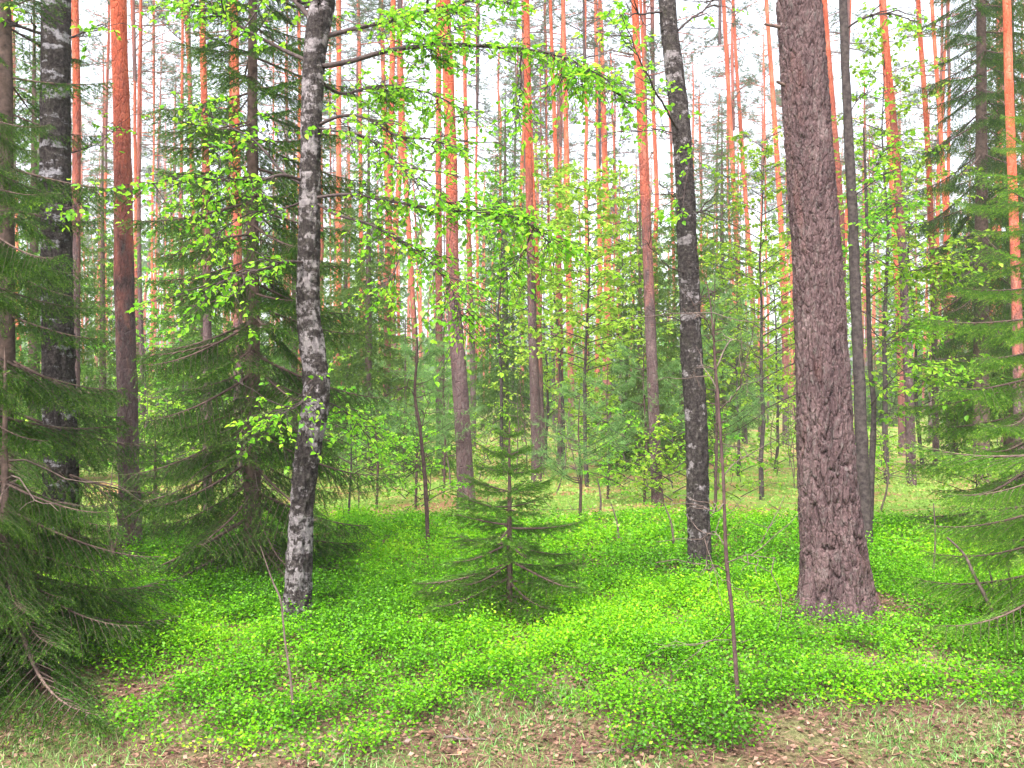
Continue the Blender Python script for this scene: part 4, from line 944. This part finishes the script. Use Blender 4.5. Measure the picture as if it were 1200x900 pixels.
# thin bare stems and low bushes between the trunks
STEMS = []
for k in range(5):
    r = np.random.default_rng(1200 + k); g = Geo(); t = np.linspace(0, 1, 9); P = np.stack([np.cumsum(r.normal(0, .02, 9)), np.cumsum(r.normal(0, .02, 9)), 1.2 * t], -1); P[0] = (0, 0, -.06)
    tube(g, P, np.linspace(.009, .0018, 9), 6)
    for _ in range(9):
        i = r.integers(2, 8); dd = rdir(1, -.1, .7, r)[0] * r.uniform(.1, .35); tube(g, np.stack([P[i], P[i] + dd * .5 + r.normal(0, .012, 3), P[i] + dd]), [.004, .003, .001], 4)
    STEMS.append(g.mesh('bare_stem', M['deadwood']))
BUSH = [decid_crown(1300 + k, .8, .45, 11, .045, 'sap_leaf', 'twig', None, 6, .6, .25, .1) for k in range(3)]
for i in range(60):
    y = R.uniform(9.3, 22); px = R.uniform(-20, 1220)
    tag(link('dead_seedling', STEMS[i % 5], None, on_ground(px, y), (R.uniform(-.15, .15), R.uniform(-.15, .15), R.uniform(0, 6.28)), R.uniform(.5, 1.5)), 'thin dead shoot ' + where(px), 'seedling', 'thin dead shoots ' + where(px))
for i in range(95):
    y = R.uniform(9.4, 24); px = R.uniform(-20, 1220); k = i % 3
    root = link('low_bush', BUSH[k][1], None, on_ground(px, y), (0, 0, R.uniform(0, 6.28)), R.uniform(.45, 1.35)); tag(root, 'low leafy bush ' + where(px), 'bush', 'low bushes ' + where(px))
    link('twigs', BUSH[k][0], root)

# twigs lying on the ground
for i, (px, py, L, a, lab) in enumerate([(745, 880, .45, .2, 'grey fallen twig on the leaf litter, longest by the front edge'), (790, 868, .3, -.4, 'forked dry twig lying on brown leaves below the dead sapling'), (560, 868, .3, .1, 'short pale twig on the litter below the small spruce'),
        (258, 828, .3, .6, 'thin fallen twig on the litter by the edge boughs'), (905, 640, .8, 1.1, 'dead leaning twig pile left of the big pine foot'), (1120, 690, .4, -.3, 'grey twig over the bilberries right of the big pine'), (660, 598, .9, .05, 'fallen grey branch on the rusty ground behind the small spruce'), (535, 725, .16, 1.4, 'short grey stub upright in front of the small spruce')]):
    b = ground_at(px, py); r = np.random.default_rng(950 + i); g = Geo(); t = np.linspace(0, 1, 9)
    up = (.9 if i in (4,) else .06) if i != 7 else 1.0
    c = math.cos(a) if i != 7 else .15
    P = np.stack([(t - .5) * L * c, (t - .5) * L * math.sin(a) * .7 * (i != 7), .012 + t * L * up * (.5 if i != 7 else .9)], -1) + np.cumsum(r.normal(0, .006, (9, 3)), 0)
    tube(g, P, np.linspace(.007, .0025, 9), 6)
    for _ in range(3):
        j = r.integers(2, 7); dd = rdir(1, 0, .5, r)[0] * L * .3; tube(g, np.stack([P[j], P[j] + dd * .5, P[j] + dd + r.normal(0, .01, 3)]), [.004, .003, .0012], 4)
    tag(link('fallen_twig', g.mesh('fallen_twig', M['deadwood']), None, b), lab, 'twig', 'fallen twigs')

# ------------------------------------------------------------------ the soft damp air between the trunks
def haze():
    g = Geo(); x0, x1, y0, y1, z0, z1 = -160, 160, -15, 170, -4, 34
    V = [(x, y, z) for z in (z0, z1) for y in (y0, y1) for x in (x0, x1)]
    g.add(V, [[0, 2, 3, 1], [4, 5, 7, 6], [0, 1, 5, 4], [2, 6, 7, 3], [0, 4, 6, 2], [1, 3, 7, 5]])
    m, t = newmat('haze'); v = N(t, 'ShaderNodeVolumePrincipled'); v.inputs['Color'].default_value = (.97, .97, 1, 1); v.inputs['Density'].default_value = HAZE; v.inputs['Anisotropy'].default_value = .3
    o = t.nodes.new('ShaderNodeOutputMaterial'); t.links.new(v.outputs[0], o.inputs['Volume'])
    tag(link('haze', g.mesh('haze', m, False)), 'thin pale haze filling the air of the wood', 'haze', None, 'stuff')
HAZE = .0017
haze()

# things that look alike and stand side by side are told apart by their order
ORD = ['leftmost', 'second-from-left', 'third-from-left', 'fourth-from-left', 'fifth-from-left', 'sixth-from-left', 'seventh-from-left', 'eighth-from-left', 'ninth-from-left', 'tenth-from-left', 'eleventh-from-left', 'twelfth-from-left']
same = {}
for o in bpy.data.objects:
    if o.parent is None and 'label' in o and o['label'].startswith(('slim distant', 'thin far-off', 'distant leafy', 'distant undergrowth', 'low leafy bush', 'thin dead shoot')): same.setdefault(o['label'], []).append(o)
for lab, L in same.items():
    if 1 < len(L) <= len(ORD):
        for k, o in enumerate(sorted(L, key=lambda o: o.location.x / o.location.y)): o['label'] = ('rightmost' if k == len(L) - 1 else ORD[k]) + ' ' + lab
